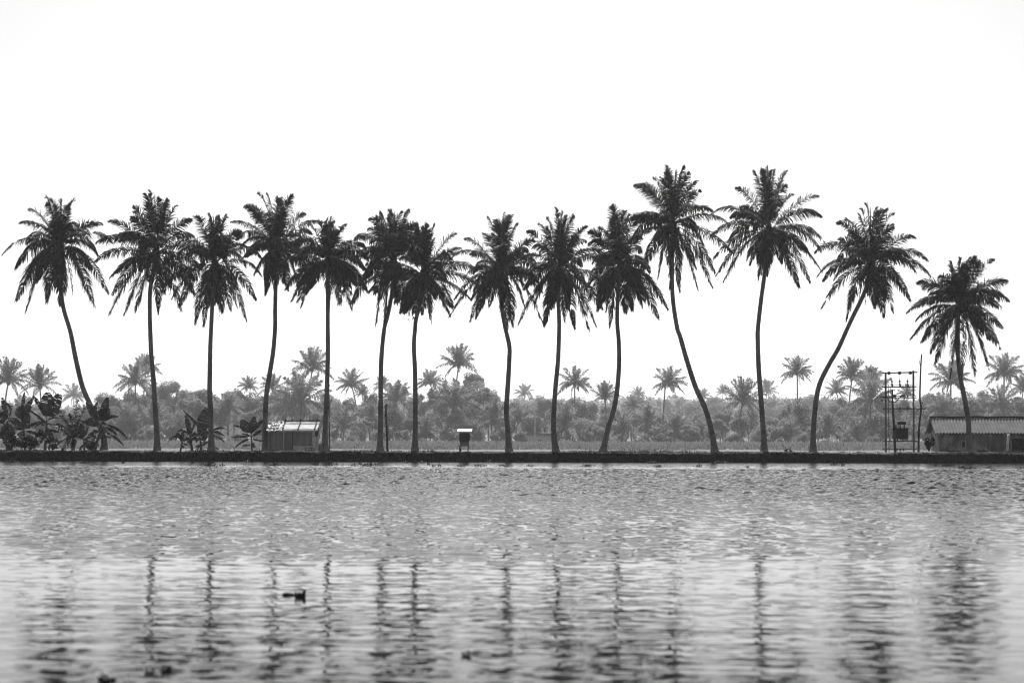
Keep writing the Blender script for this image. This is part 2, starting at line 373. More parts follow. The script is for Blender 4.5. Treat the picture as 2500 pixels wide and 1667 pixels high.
ORD = ['first', 'second', 'third', 'fourth', 'fifth', 'sixth', 'seventh', 'eighth', 'ninth', 'tenth', 'eleventh', 'twelfth', 'thirteenth', 'fourteenth']
z1 = reg(0, 450, 4.48); z3 = reg(400, 450, 4.48); z5 = reg(800, 450, 4.48); z7 = reg(1200, 450, 4.48); z9 = reg(1600, 400, 4.48); z11 = reg(2000, 480, 4.48)
PALMS = [
 dict(r=z1, c=(650, 700), d=162.5, tips=[(75,790),(130,915),(205,1070),(165,1270),(280,1410),(475,1285),(640,1320),(730,1230),(1040,1340),(1190,1190),(1065,950),(1100,800),(1150,600),(980,410),(765,155),(635,150),(545,170),(390,320),(330,470),(180,610),(590,250),(700,210)],
  tr=[(254,1102),(252,1063),(221,990),(201,943),(185,878),(174,822),(168.5,800),(154,751),(146,695),(144,640),(145,606)],
  l='coconut palm leaning left out of the banana clump, first of the row'),
 dict(r=z1, c=(1705, 745), d=161.8, tips=[(1240,540),(1490,270),(1390,275),(1640,80),(1890,215),(2140,420),(2060,540),(1090,660),(1060,860),(1165,1010),(1200,1190),(1185,1420),(1365,1430),(1470,1390),(1740,1410),(1970,1380),(2080,1180),(2200,720),(1560,170),(1780,140),(1700,130),(1250,440),(2230,960)],
  tr=[(384,1102),(383,1057),(379,1001),(375,934),(369,867),(366,800),(365,762),(366,707),(374,660),(380,616)],
  l='straight coconut palm with very full dark crown, second of the row from left'),
 dict(r=z3, c=(555, 870), d=161.2, tips=[(380,390),(365,500),(560,320),(710,370),(840,640),(1090,830),(1085,1020),(1035,1280),(895,1490),(770,1400),(600,1390),(425,1550),(345,1530),(220,1360),(20,1140),(10,930),(20,780),(190,610),(470,430),(640,450),(540,400),(110,1260)],
  tr=[(516,1102),(515,1045),(514,1001),(511.6,956),(512,911),(513,845),(515,800),(515.6,785),(518,740),(523,690),(524,644)],
  l='shorter coconut palm rising through the second banana clump, third of the row'),
 dict(r=z3, c=(1240, 690), d=164.5, tips=[(770,445),(930,290),(1055,130),(1155,130),(1385,110),(1510,290),(1720,440),(850,640),(900,720),(1640,570),(1500,850),(1060,1180),(950,960),(1190,1150),(1330,1140),(1420,1000),(1260,170),(1320,200),(1060,270),(1230,350)],
  tr=[(648,1102),(646.6,1045),(648,1001),(651,956),(660,900),(666.7,856),(671,800),(671,762),(672,707),(673.4,651),(677,604)],
  l='tall coconut palm curving beside the left end of the tin shed'),
 dict(r=z3, c=(1795, 840), d=162, tips=[(1600,470),(1700,440),(1765,395),(1960,420),(2005,540),(1400,630),(1440,760),(1230,960),(1300,1130),(1380,1270),(1490,1300),(1525,1360),(1760,1220),(1890,1290),(1990,1200),(2030,1360),(2235,1180),(2200,940),(2130,640),(1860,420),(1780,480)],
  tr=[(793,1102),(794,1045),(796,1001),(798,945),(800,867),(799.6,800),(799.6,740),(799.6,690),(801,637)],
  l='thin straight coconut palm standing next to a slim service pole, right of the tin shed'),
 dict(r=z5, c=(715, 800), d=165, tips=[(540,390),(640,260),(750,410),(890,310),(970,420),(410,460),(430,600),(320,640),(330,850),(240,1350),(430,1060),(520,1540),(620,1520),(775,1330),(850,1390),(1050,560),(980,800),(700,330),(820,350),(590,350)],
  tr=[(928,1102),(929,1023),(929.5,912),(932,856),(938,800),(945,774),(954,729),(959,680),(960,629)],
  l='coconut palm bending right at the top, just left of a short leaning utility pole'),
 dict(r=z5, c=(1050, 970), d=161.5, tips=[(890,430),(1020,430),(1155,415),(1410,570),(1340,800),(1620,940),(1650,1130),(1560,1250),(1190,1290),(1130,1490),(930,1450),(820,1390),(430,1170),(415,1100),(540,940),(600,640),(780,680),(1180,650),(960,460),(1090,470),(1340,1460)],
  tr=[(1013,1102),(1014,1023),(1013,912),(1010,845),(1013,800),(1015,780),(1025,740),(1031,707),(1034,666)],
  l='coconut palm just right of a short leaning pole, crown overlapping its left neighbour'),
 dict(r=z5, c=(1895, 965), d=162.5, tips=[(1500,640),(1690,510),(1750,370),(1920,340),(2015,360),(2070,470),(1345,790),(1480,1000),(1330,1450),(1390,1270),(1560,1500),(1620,1480),(1770,1350),(1960,1560),(2020,1540),(2150,1300),(2160,770),(2250,640),(2330,1100),(2370,1560),(1830,370),(1970,390),(2290,850)],
  tr=[(1243,1102),(1239,1045),(1236,1001),(1240,934),(1243,878),(1243,845),(1233,800),(1226,762),(1222,710),(1223,665)],
  l='coconut palm with a sideways kink in its trunk, first right of the kiosk'),
 dict(r=z7, c=(730, 940), d=161.5, tips=[(380,560),(510,400),(690,275),(1050,450),(970,560),(930,640),(440,740),(300,850),(290,1540),(570,1560),(640,1290),(800,1480),(915,1568),(1140,1560),(1070,1600),(1200,1370),(1300,1160),(1230,880),(1270,760),(380,960),(600,350),(770,330),(880,370)],
  tr=[(1357,1102),(1352,1057),(1352,1012),(1356,945),(1362,878),(1364.5,800),(1363.6,762),(1361,707),(1363,660)],
  l='gently curved coconut palm with one upright frond tip, second beyond the kiosk'),
 dict(r=z7, c=(1400, 900), d=164.5, tips=[(1045,560),(1050,690),(1190,460),(1305,260),(1310,380),(1460,290),(1580,350),(1180,1000),(1240,1400),(1290,1560),(1480,1390),(1820,1470),(1920,1370),(1830,1120),(1660,1330),(1100,870),(1390,330),(1650,560),(1560,1360)],
  tr=[(1472,1102),(1484.6,1045),(1498,1001),(1506,956),(1511,889),(1510,833),(1507,800),(1506,774),(1508,718),(1512,651)],
  l='coconut palm with base slanting right and crown half hidden by a taller neighbour'),
 dict(r=z9, c=(185, 660), d=161.5, tips=[(-251,273),(100,40),(-10,130),(390,70),(470,170),(640,490),(800,640),(835,980),(640,1190),(625,1345),(460,1385),(260,1400),(150,1380),(40,1240),(-110,1090),(-390,930),(-230,640),(-380,700),(230,60),(290,50),(40,180),(330,180)],
  tr=[(1745,1104),(1738,1057),(1723,1001),(1698,945),(1676,878),(1660,822),(1652.5,800),(1643,740),(1640,690),(1640,623),(1641,547)],
  l='very tall coconut palm whose trunk leans strongly left from its base'),
 dict(r=z9, c=(1235, 720), d=162, tips=[(900,235),(1050,100),(1210,50),(1310,50),(1440,75),(1480,200),(1740,390),(1750,620),(1860,840),(1830,940),(1810,1180),(1690,1290),(1570,1345),(1430,1230),(1250,1200),(1100,1290),(740,1290),(665,1220),(660,1010),(610,790),(620,545),(980,430),(1130,90),(1380,150)],
  tr=[(1866,1104),(1863,1045),(1858,979),(1852,900),(1849.5,833),(1850,800),(1857,735),(1864.5,679),(1871,623),(1875,561)],
  l='very tall upright coconut palm with broad round crown, twelfth of the row'),
 dict(r=z11, c=(560, 740), d=162, tips=[(235,260),(240,460),(340,220),(515,80),(640,105),(710,150),(840,175),(850,310),(1100,430),(1155,715),(1175,890),(1020,1130),(865,1250),(750,1300),(540,1240),(310,1350),(35,1210),(60,910),(-10,590),(0,860),(470,170),(130,930)],
  tr=[(1985,1105),(1986,1045),(1992,979),(2002,934),(2024,889),(2046,851),(2069,800),(2083,770),(2105,725),(2119,685),(2125,645)],
  l='coconut palm sweeping far to the right, standing left of the transformer frame'),
 dict(r=z11, c=(1535, 1180), d=161.5, tips=[(1340,750),(1225,970),(1590,690),(1830,720),(1965,950),(1920,1120),(1900,1240),(2045,1420),(2010,1655),(1860,1880),(1710,1958),(1560,2000),(1430,1978),(1275,1828),(1195,1708),(1030,1545),(1005,1255),(1245,1080),(1480,740),(1700,780),(1620,700)],
  tr=[(2364,1109),(2365,1053),(2363,1020),(2355,975),(2344,919),(2339,875),(2335,830),(2338,780),(2342,743)],
  l='shortest coconut palm, its trunk crossing in front of the corrugated roof house'),
]

def foreground_palm(i, s):
    rnd = random.Random(100 + i); d = s['d']
    def pt(p, dd=d): return P(*s['r'](*p), dd)
    tr = s['tr']; base = P(tr[0][0], tr[0][1], d)
    base.z = BT + 0.02
    root = thing('coconut_palm', s['l'], 'palm tree', base, 'tall coconut palms in a row on the embankment')
    c = pt(s['c'])
    pts = [base - Vector((0, 0, 0.3)), base] + [P(x, y, d) for x, y in tr[1:]]
    path = spline(pts, 12)
    tot = len(path); rad = []
    for k, p in enumerate(path):
        h = p.z - base.z; hh = c.z - base.z; u = max(0, h / hh)
        r = 0.27 - 0.07 * min(1, u * 1.5) + 0.19 * math.exp(-max(0, h) / 0.6)
        if u > 0.86: r += 0.06 * (u - 0.86) / 0.14
        rad.append(r * rnd.uniform(0.955, 1.045))
    mb = MB(); mb.tube(path, rad, 12); mb.build('trunk', M_trunk, root, smooth=True)
    lf, rc = MB(), MB()
    Lmax = 6.6; bend = rnd.uniform(.7, 1.4); dsc = rnd.uniform(.7, 1.15); lsc = rnd.uniform(.88, 1.06); rag = rnd.choice((.02, .05, .09))
    def fr(tipp, dep, droop, nl=112, lm=1.5, sag=0.16):
        tip = Vector((tipp.x, d + dep, tipp.z)); v = tip - c
        up = (0.5 if v.z < -1 else (0.78 if v.z < 2.5 else 0.4)) * bend
        sg = (0.15 if v.z < -2 else (0.26 if v.z < 2 else 0.16)) * bend
        if v.z > 2.2: lm = 1.2; nl = 78
        o = c + Vector((rnd.uniform(-.12, .12), rnd.uniform(-.2, .2), rnd.uniform(-.35, .25)))
        # a twist toward the viewer's side opens steep fronds
        hs = None
        if abs(v.x) < 2.2 and v.z > 2:
            a = rnd.uniform(-0.7, 0.7); hs = Vector((math.cos(a), math.sin(a), 0))
        frond_to(lf, rc, o, tip, rnd, sag=sg, up=up, droop=droop * dsc, nl=nl, lmax=lm * lsc * rnd.uniform(.9, 1.08), hside=hs, ragged=rag, roll=(.35, .85) if v.z > 2.2 else (.08, .5))
    HM = max(pt(tp).z for tp in s['tips']) - c.z
    for tp in s['tips']:
        t = pt(tp); v = t - c; r2 = v.x ** 2 + v.z ** 2
        dep = math.sqrt(max(0.3, Lmax ** 2 * 0.9 - r2)) * rnd.uniform(0.25, 0.75) * rnd.choice((-1, 1))
        fr(t, dep, 0.75 if v.z < 2.5 else 0.3)
    # inner fronds: toward and away from the viewer, hanging old ones, upright young ones
    for k in range(18):
        a = rnd.uniform(-1.3, 1.3) + (0 if k % 2 else math.pi)
        el = rnd.choice((-0.8, -0.5, -0.2, 0.1, 0.4, 0.75)) + rnd.uniform(-.12, .12)
        L = Lmax * rnd.uniform(0.72, 0.95)
        v = Vector((math.sin(a) * math.cos(el), -math.cos(a) * math.cos(el), math.sin(el))) * L
        fr(c + Vector((v.x * 0.75, 0, v.z * 0.92)), v.y, 0.9 if el < 0.4 else 0.35)
    for k in range(3):
        v = Vector((rnd.uniform(-1.1, 1.1), rnd.uniform(-1, 1), HM * rnd.uniform(.8, .97)))
        fr(c + Vector((v.x, 0, v.z)), v.y, 0.12, nl=60, lm=1.1)
    # spear leaf and fibre heart belong to the crown
    rc.tube([c, c + Vector((0, 0, 2.0)), c + Vector((rnd.uniform(-.2, .2), 0, HM * .95))], [0.14, 0.10, 0.02], 5)
    lf.blob(c + Vector((0, 0, -0.2)), (0.42, 0.42, 0.75), 8, 6, 0.15, rnd)
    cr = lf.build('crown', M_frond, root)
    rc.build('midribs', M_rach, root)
    for k in range(rnd.randint(1, 3)):
        df = MB(); a = rnd.uniform(-.9, .9); tp = c + Vector((a * 1.6, -rnd.uniform(.2, .9), -rnd.uniform(3.6, 5.4)))
        frond(df, df, c + Vector((a * .2, -.25, -.3)), c + Vector((a * 1.0, -.6, -.6)), c + Vector((a * 1.5, -.8, -2.2)), tp, rnd, nl=44, lmax=.8, droop=2.2, ragged=.45)
        df.build('dead_frond', M_rach, root)
    nb = MB()
    for k in range(rnd.randint(9, 15)):
        a = rnd.uniform(0, 6.28); q = rnd.uniform(0.35, 0.75)
        nb.blob(c + Vector((math.cos(a) * q, math.sin(a) * q, rnd.uniform(-1.35, -0.45))), (0.17, 0.17, 0.2), 7, 5, 0.03, rnd)
    for k in range(5):
        a = rnd.uniform(0, 6.28); e = c + Vector((math.cos(a) * .6, math.sin(a) * .6, -1.1))
        nb.tube([c, c + (e - c) * .5 + Vector((math.cos(a) * .2, math.sin(a) * .2, .2)), e], .03, 4)
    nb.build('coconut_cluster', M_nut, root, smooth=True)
for i, s in enumerate(PALMS): foreground_palm(i, s)

# ------------------------------------------------------------------ banana plants, young coconut palm, shrubs
def bleaf(mb, mr, a, b, c, w, face, rnd, tear=0.5, n=16):
    """one banana leaf: petiole + blade along a quadratic arc; face 1 = broad side to the lake, 0 = hanging halves"""
    def q(t): return a * (1 - t) ** 2 + b * (2 * t * (1 - t)) + c * t * t
    pts = [q(i / 10) for i in range(11)]
    mr.tube(pts, [0.045 * (1 - .75 * i / 10) for i in range(11)], 4, cap=False)
    t0 = 0.16
    for sg in (-1, 1):
        g = rnd.uniform(0.0, 0.25)
        i = 0
        while i < n:
            k = 1 if rnd.random() < tear else rnd.randint(2, 4)
            k = min(k, n - i)
            dr = rnd.uniform(-0.25, 0.25); dy = rnd.uniform(-0.3, 0.3); rows = []
            for j in range(k + 1):
                t = t0 + (1 - t0) * (i + j * (0.93 if j == k and tear > 0 else 1)) / n
                p = q(t); T = (q(min(1, t + .03)) - q(max(0, t - .03))).normalized()
                s = (t - t0) / (1 - t0)
                ww = w * max(0.03, math.sin(math.pi * min(1, max(0.02, s) ** 0.75 * 0.93 + .03))) ** 0.6
                side = Vector((T.z, 0, -T.x)); side = side.normalized() if side.length > .2 else Vector((1, 0, 0))
                broad = side * sg + Vector((0, -0.25 + dy, 0))
                hang = Vector((T.y, -T.x, 0)); hang = hang.normalized() if hang.length > .2 else Vector((0, 1, 0))
                hang = hang * sg * 0.75 + Vector((0, 0, -0.55 + dr))
                dv = (broad * face + hang * (1 - face)).normalized()
                m = p + dv * ww * 0.55 + Vector((0, 0, 0.03)); e = p + dv * ww * rnd.uniform(.93, 1.03) + Vector((0, 0, -0.22 * ww * (1.3 - face) + dr * .2 * ww)) + T * ww * 0.12
                rows.append((p, m, e))
            for j in range(k):
                A, B = rows[j], rows[j + 1]
                mb.quad(A[0], A[1], B[1], B[0]); mb.quad(A[1], A[2], B[2], B[1])
            i += k
    return

def banana(label, r, d, stem, leaves, rnd, group='banana plants on the embankment', scale_r=1.0, extra=None):
    base = P(*r(*stem[0]), d); base.z = BT + 0.02
    root = thing('banana_plant', label, 'banana plant', base, group)
    st = [base - Vector((0, 0, .15)), base] + [P(*r(*p), d) for p in stem[1:]]
    mb = MB(); pp = spline(st, 5); n = len(pp)
    mb.tube(pp, [(0.17 - 0.09 * i / n) * scale_r for i in range(n)], 8)
    mb.build('stem', M_bstem, root, smooth=True)
    L, R = MB(), MB(); top = st[-1]
    pxs = d / F
    for lf in leaves:
        (x0, y0), (x2, y2), w, face = lf[:4]
        a = P(*r(x0, y0), d + rnd.uniform(-.3, .3)); dep = rnd.uniform(-.8, .8); c = P(*r(x2, y2), d + dep); c.y = d + dep
        if len(lf) > 4: b = P(*r(*lf[4]), d + dep * .4); b = b * 2 - (a + c) * 0.5
        else: b = (a + c) * .5 + Vector((0, 0, (c - a).length * (0.22 if face < .6 else 0.03)))
        s = r(1, 0)[0] - r(0, 0)[0]
        bleaf(L, R, a, b, c, w * s * pxs * (0.74 if face >= .95 else 0.62), face, rnd, tear=0.8 if face < .6 else (0.12 if face >= .95 else 0.35))
    pp2 = [st[1].lerp(top, q) for q in (.25, .4, .5, .6, .7, .8, .9, 1)]
    for k in range(int(6 * scale_r)):
        a = rnd.choice(pp2); hgt = (top - st[1]).length; an = rnd.uniform(0, 6.28); ln = rnd.uniform(.45, .95) * max(.7, hgt * .6)
        c = a + Vector((math.cos(an) * ln, math.sin(an) * ln, rnd.uniform(-.5, .75) * ln)); c.z = max(BT + .05, c.z)
        bleaf(L, R, a, (a + c) * .5 + Vector((0, 0, ln * .3)), c, rnd.uniform(.14, .24) * scale_r, rnd.uniform(.1, .8), rnd, tear=.6)
    L.build('foliage', M_banana, root); R.build('leaf_ribs', M_bstem, root)
    return root

rb = random.Random(7)
zA = reg(0, 950, 9.8); zB = reg(140, 960, 10.456); zC = reg(400, 980, 12.06); z4 = reg(400, 800, 4.48)
banana('banana plant with two broad paddle leaves side by side, above the left shrubs', zA, 163.2, [(1080,1485),(1090,1200),(1120,760)],
  [((1115,760),(1150,80),250,1),((1150,760),(1430,120),240,1),((1090,820),(600,460),80,.3,(900,600)),((1100,700),(775,160),120,.6,(1000,440)),
   ((1130,900),(1290,1270),110,.6,(1190,1050)),((1130,960),(1420,1020),120,.3),((1100,900),(900,760),90,.3),((1080,1000),(820,1180),110,.3),((1080,1050),(980,1290),90,.4),((1180,1480),(1180,1320),50,.8)], rb)
banana('banana plant with a thin rolled spear leaf, second plant from the left edge', zA, 163.8, [(600,1485),(590,1200),(560,960)],
  [((380,720),(600,425),190,1),((560,960),(780,230),160,.8,(620,560)),((560,960),(590,70),60,1,(545,420)),((560,980),(900,780),150,.4),((590,1000),(960,1070),130,.3),
   ((560,1050),(830,1440),90,.4,(690,1180)),((560,980),(330,900),120,.4),((580,1000),(400,1090),120,.3),((560,960),(700,620),150,.7),((560,1100),(750,1300),110,.3),((560,1000),(480,780),160,.8)], rb)
banana('banana plant cut by the left edge of the picture', zA, 163.4, [(230,1485),(210,1100),(170,760)],
  [((190,760),(55,200),95,1),((190,740),(130,330),120,.5,(260,470)),((170,720),(-80,470),120,.4),((170,740),(-120,780),150,.4),((200,760),(450,820),160,.4),((200,800),(40,1040),160,.5),
   ((200,820),(340,1080),120,.4),((220,900),(-60,1180),130,.4),((190,760),(10,560),150,.7),((220,1000),(90,1300),140,.5),((170,760),(300,690),150,.8)], rb)
banana('banana plant with tattered leaves drooping right in front of the first palm trunk', zB, 160.9, [(960,1470),(1010,1250),(1080,1020),(1130,760)],
  [((1130,780),(1300,95),190,.9,(1190,450)),((1150,760),(1295,370),190,1),((1060,760),(1030,225),110,.6,(960,430)),((1080,800),(740,225),150,.6,(900,480)),((1150,760),(1555,595),110,.5,(1340,590)),
   ((1170,800),(1780,1135),125,.15,(1520,870)),((1170,860),(1515,1060),120,.15,(1390,900)),((1170,980),(1695,1310),125,.15,(1430,1060)),((1080,880),(590,690),120,.4,(800,750)),((1100,900),(770,660),130,.5),
   ((1080,950),(780,1070),110,.4),((1130,760),(1090,420),180,1),((1120,840),(1150,1000),170,.8),((1080,1000),(900,930),120,.4)], rb)
banana('small banana sucker between the young palm and the tattered banana plant', zB, 161.1, [(690,1470),(680,1300),(655,1150)],
  [((655,1170),(510,1090),90,.5),((655,1170),(600,770),130,.8),((660,1170),(790,850),90,.6),((670,1180),(880,1100),90,.4),((680,1300),(560,1460),90,.6),((670,1250),(830,1330),110,.5),((690,1350),(860,1440),90,.5)], rb, scale_r=.7)
banana('low banana plant with a long leaf bending left, leftmost of the second clump', zC, 161.3, [(490,1450),(540,1210)],
  [((540,1210),(120,1200),90,.15,(340,1000)),((530,1200),(365,1130),120,.5,(420,960)),((540,1200),(560,870),110,.8),((550,1200),(740,1060),90,.5),((560,1230),(700,1290),80,.4),((540,1210),(480,1000),80,.9)], rb, scale_r=.75)
banana('banana plant with a dark leaf arched up to the left, middle of the second clump', zC, 161.5, [(830,1450),(800,1200),(770,980)],
  [((1010,720),(570,245),130,.25,(880,520)),((770,980),(640,390),140,.9,(740,760)),((760,1000),(400,880),100,.3,(570,820)),((790,1000),(960,560),90,.5),((780,1000),(700,760),110,.7),((800,1050),(930,900),90,.6),
   ((810,1150),(960,1010),80,.6),((800,1200),(660,1130),110,.5),((820,1250),(700,1210),90,.5)], rb)
banana('banana plant with one huge upright torn leaf behind the third palm trunk', zC, 163, [(1100,1450),(1090,1250),(1060,1040)],
  [((1060,1060),(1270,190),300,1,(1180,600)),((1070,1080),(1330,860),170,.7),((1350,900),(1865,790),100,.2,(1600,760)),((1350,900),(1790,1010),120,.15,(1600,880)),((1350,960),(1790,1195),125,.15,(1600,1010)),
   ((1400,1320),(1620,1420),60,.4),((1050,1080),(940,1200),100,.5),((1090,1150),(1280,1020),140,.6),((1060,1040),(1010,720),90,.7),((1090,1300),(970,1420),100,.5),((1100,1200),(1220,1180),120,.4)], rb)
banana('lone small banana plant left of the tin shed', z4, 161.6, [(965,1345),(960,1240),(955,1160)],
  [((955,1160),(755,1065),45,.3,(860,1080)),((955,1160),(845,1010),80,1),((955,1160),(990,970),75,.8),((960,1160),(1080,1010),55,.5),((955,1190),(745,1197),42,.2,(850,1180)),((955,1220),(780,1302),45,.2,(870,1230)),
   ((960,1200),(1070,1120),50,.5),((960,1220),(1080,1240),40,.3),((960,1250),(990,1310),40,.5),((958,1170),(935,1050),60,1),((960,1280),(860,1290),36,.3)], rb, scale_r=.6)

def young_palm():
    rnd = random.Random(21); d = 161.4
    base = P(*zB(400, 1470), d); base.z = BT + .02
    root = thing('young_coconut_palm', 'young coconut palm with low feathery fronds between two banana plants', 'palm tree', base)
    mb = MB(); c = P(*zB(415, 1180), d)
    mb.tube(spline([base - Vector((0, 0, .2)), base, (base + c) * .5, c], 4), [0.22 - 0.005 * i for i in range(13)], 8); mb.build('trunk', M_trunk, root, smooth=True)
    lf, rc = MB(), MB()
    for (x, y), dep, dr, up in [((10,350),-.6,.7,.9),((510,170),.3,.5,.2),((700,350),.5,.5,.4),((-30,780),.2,.9,.8),((-330,760),-.5,.9,.6),((330,1120),-1.2,.8,1.2),((160,1460),-.5,.7,.9),((-40,1300),.4,.7,.9),
                            ((480,1340),-.8,.6,1),((870,620),.5,.9,.8),((600,680),-1,.6,.6),((250,520),.8,.7,.5),((100,560),-.4,.8,.8),((620,1000),-.8,.7,1)]:
        t = P(*zB(x, y), d); frond_to(lf, rc, c, Vector((t.x, d + dep, t.z)), rnd, sag=.12, up=up, droop=dr, nl=34, lmax=.8, wid=.06, r0=.035)
    lf.build('crown', M_frond, root); rc.build('midribs', M_rach, root)
young_palm()

def leafcloud(mb, c, r, n, ls, rnd, shell=0.55):
    for _ in range(n):
        v = Vector((rnd.gauss(0, 1), rnd.gauss(0, 1), rnd.gauss(0, 1))).normalized()
        q = rnd.uniform(shell, 1.0); p = Vector((c[0] + v.x * r[0] * q, c[1] + v.y * r[1] * q, c[2] + v.z * r[2] * q))
        a = Vector((rnd.gauss(0, 1), rnd.gauss(0, 1), rnd.gauss(0, .6))).normalized(); b = (v * .8 + Vector((rnd.gauss(0, 1), rnd.gauss(0, 1), rnd.gauss(0, 1))) * .6).cross(a).normalized()
        s = ls * rnd.uniform(.6, 1.4); a = a * s; b = b * s * .5
        mb.quad(p - a, p - b, p + a, p + b)

def shrub(label, px, py, d, wpx, hpx, n, ls, m, group=None, name='shrub'):
    rnd = random.Random(int(px * 7 + d)); base = P(px, py, d); base.z = BT + .02
    root = thing(name, label, 'shrub', base, group)
    W = wpx / F * d / 2; H = hpx / F * d; lf, st = MB(), MB()
    for k in range(7):
        o = Vector((rnd.uniform(-1, 1) * W * .7, rnd.uniform(-.6, .6), H * rnd.uniform(.25, .8)))
        st.tube([base, base + Vector((o.x * .6, o.y * .5, o.z * .6)), base + o], [.04, .03, .012], 4)
        leafcloud(lf, base + o, (W * rnd.uniform(.25, .6), .5, H * rnd.uniform(.15, .3)), n // 7, ls * 1.1, rnd, .1)
    lf.build('foliage', m, root); st.build('stem', M_wood, root)
shrub('dense dark shrub filling the space beneath the left edge banana plants', 30, 1101, 164, 66, 52, 1500, .12, M_leaf)
shrub('dark leafy shrub beneath the spear leaf banana plant', 75, 1101, 162.6, 60, 50, 1200, .12, M_leaf)
shrub('low leafy shrub at the foot of the paddle leaf banana plant', 128, 1101, 162, 40, 34, 500, .11, M_leaf)
shrub('dark low shrub at the foot of the tattered banana plant', 225, 1101, 162.2, 40, 30, 600, .11, M_leaf)
shrub('dark shrub hugging the left wall of the corrugated roof house', 2268, 1107, 169, 26, 38, 700, .12, M_leaf)
shrub('small pale leafed shrub beside the doorway of the corrugated roof house', 2488, 1107, 166, 24, 20, 300, .10, M_leaf)
shrub('low weed on the bank between the twelfth and thirteenth tall palms', 1925, 1106, 161, 22, 9, 120, .09, M_leaf)
shrub('low weeds in front of the house wall left of the fourteenth palm trunk', 2325, 1108, 161.6, 40, 9, 260, .09, M_leaf)
shrub('low weeds in front of the house wall right of the fourteenth palm trunk', 2400, 1108, 161.8, 34, 8, 200, .09, M_leaf)

def stump():
    rnd = random.Random(3); b = P(21, 1101, 161.5); b.z = BT
    mb = MB(); mb.tube([b - Vector((0, 0, .1)), b + Vector((0, 0, .3)), b + Vector((.05, 0, .62)), b + Vector((.08, 0, .72))], [.33, .28, .22, .12], 9)
    tag(mb.build('tree_stump', M_wood, loc=b), 'dark rounded stump on the bank under the left edge banana plant', 'stump')
stump()

